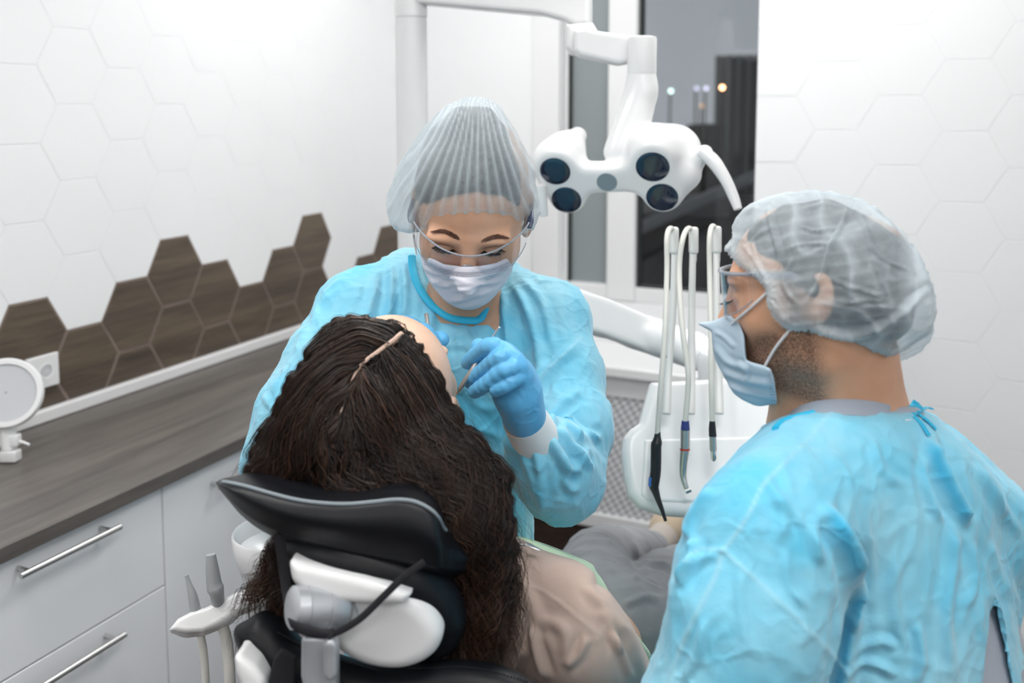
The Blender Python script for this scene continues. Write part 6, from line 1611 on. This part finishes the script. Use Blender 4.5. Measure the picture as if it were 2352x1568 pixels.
# headrest cushion: lofted along its width
ridge = [(498, 1106, 1.035), (520, 1108, 1.03), (560, 1116, 1.02), (620, 1133, 1.01), (680, 1148, 1.003), (740, 1156, 1.0), (800, 1158, 1.0), (860, 1153, 1.0), (910, 1148, 1.0), (950, 1152, 1.0), (985, 1168, 1.0), (1006, 1188, 1.005), (1022, 1216, 1.03), (1055, 1240, 1.05), (1095, 1262, 1.07), (1136, 1287, 1.09)]
lower = [(497, 1110), (515, 1132), (545, 1166), (590, 1200), (640, 1222), (700, 1243), (760, 1260), (820, 1275), (880, 1286), (930, 1294), (975, 1302), (1010, 1308), (1040, 1312), (1075, 1312), (1105, 1304), (1134, 1292)]
back_ = [(560, 1092), (580, 1080), (620, 1078), (680, 1090), (730, 1105), (780, 1112), (830, 1110), (870, 1105), (905, 1098), (940, 1100), (985, 1118), (1015, 1150), (1040, 1190), (1070, 1225), (1105, 1255), (1138, 1286)]
ring = []
for (ru, rv, rd_), (lu, lv), (bu, bv_) in zip(ridge, lower, back_):
    r0_ = P(ru, rv, rd_); l0 = P(lu, lv, rd_ + 0.012); b0 = P(bu, bv_, rd_ + 0.075); bl = P(lu + 20, lv + 10, rd_ + 0.09)
    m1 = P((ru + lu) / 2, (rv + lv) / 2, rd_ - 0.010)
    sec = [r0_, r0_ * 0.72 + m1 * 0.28 - 0.004 * _f, m1, l0 * 0.75 + m1 * 0.25 - 0.002 * _f, l0, (l0 + bl) / 2 - 0.006 * _u, bl, (bl + b0) / 2 + 0.004 * _f, b0, b0 * 0.6 + r0_ * 0.4 + 0.001 * _u, b0 * 0.25 + r0_ * 0.75 + 0.002 * _u]
    ring.append(np.array(sec))
ring = np.array(ring)                                   # stations x section x 3
nst = 64
S = np.stack([catmull(ring[:, j], nst) for j in range(ring.shape[1])], 1)
def closed_cr(P_, n):
    k = len(P_); out_ = []
    for s_ in np.linspace(0, k, n, endpoint=False):
        i = int(s_) % k; t = s_ - int(s_); p0_, p1_, p2_, p3_ = P_[(i - 1) % k], P_[i], P_[(i + 1) % k], P_[(i + 2) % k]
        out_.append(0.5 * (2 * p1_ + (-p0_ + p2_) * t + (2 * p0_ - 5 * p1_ + 4 * p2_ - p3_) * t * t + (-p0_ + 3 * p1_ - 3 * p2_ + p3_) * t ** 3))
    return np.array(out_)
n2 = 33
S = np.array([closed_cr(q, n2) for q in S])
V = S.reshape(-1, 3); F = [(i * n2 + j, i * n2 + (j + 1) % n2, (i + 1) * n2 + (j + 1) % n2, (i + 1) * n2 + j) for i in range(nst - 1) for j in range(n2)] + [tuple(range(n2)), tuple((nst - 1) * n2 + j for j in range(n2))[::-1]]
hc = mesh_obj('headrest_cushion', V, F, M['leather'], chair)
import bmesh
bm = bmesh.new(); bm.from_mesh(hc.data); bmesh.ops.recalc_face_normals(bm, faces=bm.faces[:]); bm.to_mesh(hc.data); bm.free(); hc.data.shade_smooth()
rp = catmull(ring[:, 0], 90)
mesh_obj('piping', *tube_geo([p_ - 0.0006 * _f + 0.0006 * _u for p_ in rp[2:68]], 0.0021, 8), M['piping'], hc)['label'] = 'grey piped seam'
mesh_obj('piping', *tube_geo([p_ - 0.0006 * _f + 0.0006 * _u for p_ in rp[72:]], 0.0010, 8), M['piping'], hc)
# headrest body: lower roll, dark pad, white shell
f = Field(); f.chain([P(678, 1262, 1.045), P(760, 1282, 1.03), P(860, 1305, 1.03), P(950, 1335, 1.04), P(1005, 1390, 1.06), P(1015, 1450, 1.07)], [0.016, 0.020, 0.021, 0.021, 0.024, 0.022], 0.015, seg=12)
f.slab([(672, 1270), (760, 1270), (900, 1290), (1010, 1330), (1046, 1400), (1046, 1470), (1010, 1515), (960, 1500), (900, 1400), (760, 1330)], 1.085, 0.028, 0.02)
mesh_obj('headrest_pad', *f.mesh(0.003), M['leather'], chair)
f = Field()
f.slab(rnd([(670, 1284), (676, 1274), (700, 1280), (760, 1294), (840, 1312), (900, 1328), (955, 1350), (995, 1382), (1018, 1420), (1020, 1450), (1005, 1482), (975, 1505), (930, 1519), (880, 1518), (830, 1505), (785, 1478), (765, 1440), (790, 1376), (740, 1366), (700, 1346), (676, 1318)]), 1.035, 0.022, 0.018, n=camdir(-0.05, -0.15, 1))
f.slab([(670, 1284), (676, 1274), (700, 1280), (760, 1294), (840, 1312), (900, 1330), (950, 1352), (930, 1376), (870, 1378), (790, 1372), (740, 1366), (700, 1346), (676, 1318)], 1.012, 0.018, 0.010, k=0.003)
mesh_obj('headrest_shell', *f.mesh(0.0024), M['plastic'], chair)
cyl = nrm(P(800, 1408, 1.0) - P(668, 1396, 0.985) + 0.018 * _f)
ca = P(668, 1395, 0.985); Lc = 0.056
mesh_obj('hinge', *lathe_geo(ca, cyl, [(0, 0.001), (0, 0.018), (0.002, 0.0205), (0.013, 0.0215), (0.0134, 0.0208), (0.0142, 0.0208), (0.0146, 0.0217), (0.034, 0.0217), (0.0344, 0.0209), (0.0352, 0.0209), (0.0356, 0.0217), (Lc - 0.003, 0.0217), (Lc, 0.0195), (Lc - 0.001, 0.016), (Lc - 0.001, 0.001)], 48), M['silver'], chair)
f = Field(); f.slab([(800, 1372), (815, 1378), (824, 1400), (826, 1426), (812, 1428), (796, 1400)], 1.015, 0.010, 0.003); mesh_obj('hinge_wedge', *f.mesh(0.002), M['greyplastic'], chair)
f = Field(); f.slab([(697, 1460), (702, 1452), (772, 1452), (777, 1460), (776, 1700), (700, 1700), (700, 1560), (696, 1540)], 1.0, 0.012, 0.004); mesh_obj('post', *f.mesh(0.002), M['silver'], chair)
f = Field(); f.slab([(744, 1474), (752, 1466), (768, 1466), (776, 1476), (776, 1546), (766, 1558), (752, 1558), (745, 1546)], 0.984, 0.006, 0.004); mesh_obj('release_lever', *f.mesh(0.0014), M['silver'], chair)
def strap(pts, w): return tube_geo([P(*q) for q in pts], w, 12, seg=40, flat=(1.0, 0.3), hint=tuple(_f))
mesh_obj('strap', *join([strap([(640, 1226, 1.02), (650, 1290, 1.025), (658, 1350, 1.02), (668, 1400, 1.0), (680, 1432, 0.985), (705, 1448, 0.972), (745, 1456, 0.968), (765, 1452, 0.966)], 0.0055), strap([(975, 1290, 0.975), (930, 1322, 0.972), (880, 1370, 0.97), (830, 1418, 0.968), (790, 1444, 0.966), (762, 1456, 0.966), (752, 1462, 0.968)], 0.0036)]), M['webbing'], chair)
f = Field(); f.slab([(660, 1418), (690, 1432), (760, 1450), (752, 1463), (700, 1456), (668, 1440)], 0.966, 0.003, 0.002); mesh_obj('strap_loop', *f.mesh(0.0014), M['webbing'], chair)
# backrest
f = Field()
nb_ = camdir(-0.05, 0.42, 0.9)
f.slab(rnd([(556, 1446), (585, 1432), (605, 1418), (640, 1440), (690, 1470), (760, 1495), (850, 1518), (950, 1520), (1050, 1514), (1120, 1520), (1180, 1536), (1235, 1566), (1330, 1620), (1400, 1750), (1300, 2100), (800, 2100), (690, 1800), (620, 1560), (585, 1520), (552, 1480)], 90), 1.075, 0.036, 0.028, n=nb_, c=(900, 1560))
f.slab([(556, 1446), (620, 1405), (660, 1420), (700, 1560), (620, 1540)], 1.10, 0.03, 0.02, n=nb_, k=0.02)
V, Q = f.mesh(0.0036); V = relax(V, Q, 3); N = normals(V, Q)
V = V + N * (0.002 * fbm(V, 12, 2, 6))[:, None]
mesh_obj('backrest', V, Q, M['leather'], chair)
for poly in ([(640, 1452), (700, 1485), (760, 1508), (830, 1528), (870, 1540)], [(880, 1530), (960, 1534), (1060, 1530), (1130, 1540), (1210, 1564)]):
    st = []
    for u, v in catmull(np.array(poly, float), 46):
        a = P(u, v, 0.8); dr = nrm(P(u, v, 2) - a); q = march(f.value, a, dr, 1.0)
        if q is not None: st.append(box_geo(q - dr * 0.001, _r, _u, _f, 0.0011, 0.0004, 0.0008))
    if st: mesh_obj('stitching', *join(st), M['webbing'], chair, smooth=False)
f = Field(); f.slab([(552, 1484), (566, 1480), (600, 1506), (622, 1534), (640, 1600), (700, 1800), (620, 1800), (580, 1580), (556, 1520)], 1.055, 0.028, 0.008); mesh_obj('side_shell', *f.mesh(0.003), M['plastic'], chair)
f = Field(); f.slab([(648, 1488), (682, 1508), (676, 1600), (660, 1700), (600, 1700), (618, 1560), (630, 1510)], 1.022, 0.004, 0.002); mesh_obj('webbing_strap', *f.mesh(0.002), M['webbing'], chair)
# seat and leg rest along the body
f = Field()
seatA, seatB, seatC = P(1330, 1640, 1.55), P(1480, 1560, 1.95), P(1600, 1440, 2.55)
lt = nrm(np.cross(seatC - seatA, [0, 0, 1]))
backA = P(1010, 1760, 1.16)
f.econe(backA, seatA, 0.21, 0.045, 0.24, 0.05, lt, 0.03); f.econe(seatA, seatB, 0.25, 0.055, 0.25, 0.055, lt, 0.03)
mesh_obj('seat', *f.mesh(0.007), M['leather'], chair)
f = Field(); f.econe(seatB, seatC, 0.24, 0.05, 0.20, 0.045, lt, 0.03); mesh_obj('leg_rest', *f.mesh(0.007), M['leather'], chair)
bx, by = ((seatA + seatB) / 2)[:2]
mesh_obj('base', *lathe_geo([bx, by, 0], zz, [(0, 0.001), (0, 0.30), (0.05, 0.29), (0.09, 0.12), (0.12, 0.09), (((seatA + seatB) / 2)[2] - 0.04, 0.09), (((seatA + seatB) / 2)[2] - 0.04, 0.001)], 40), M['plastic'], chair)
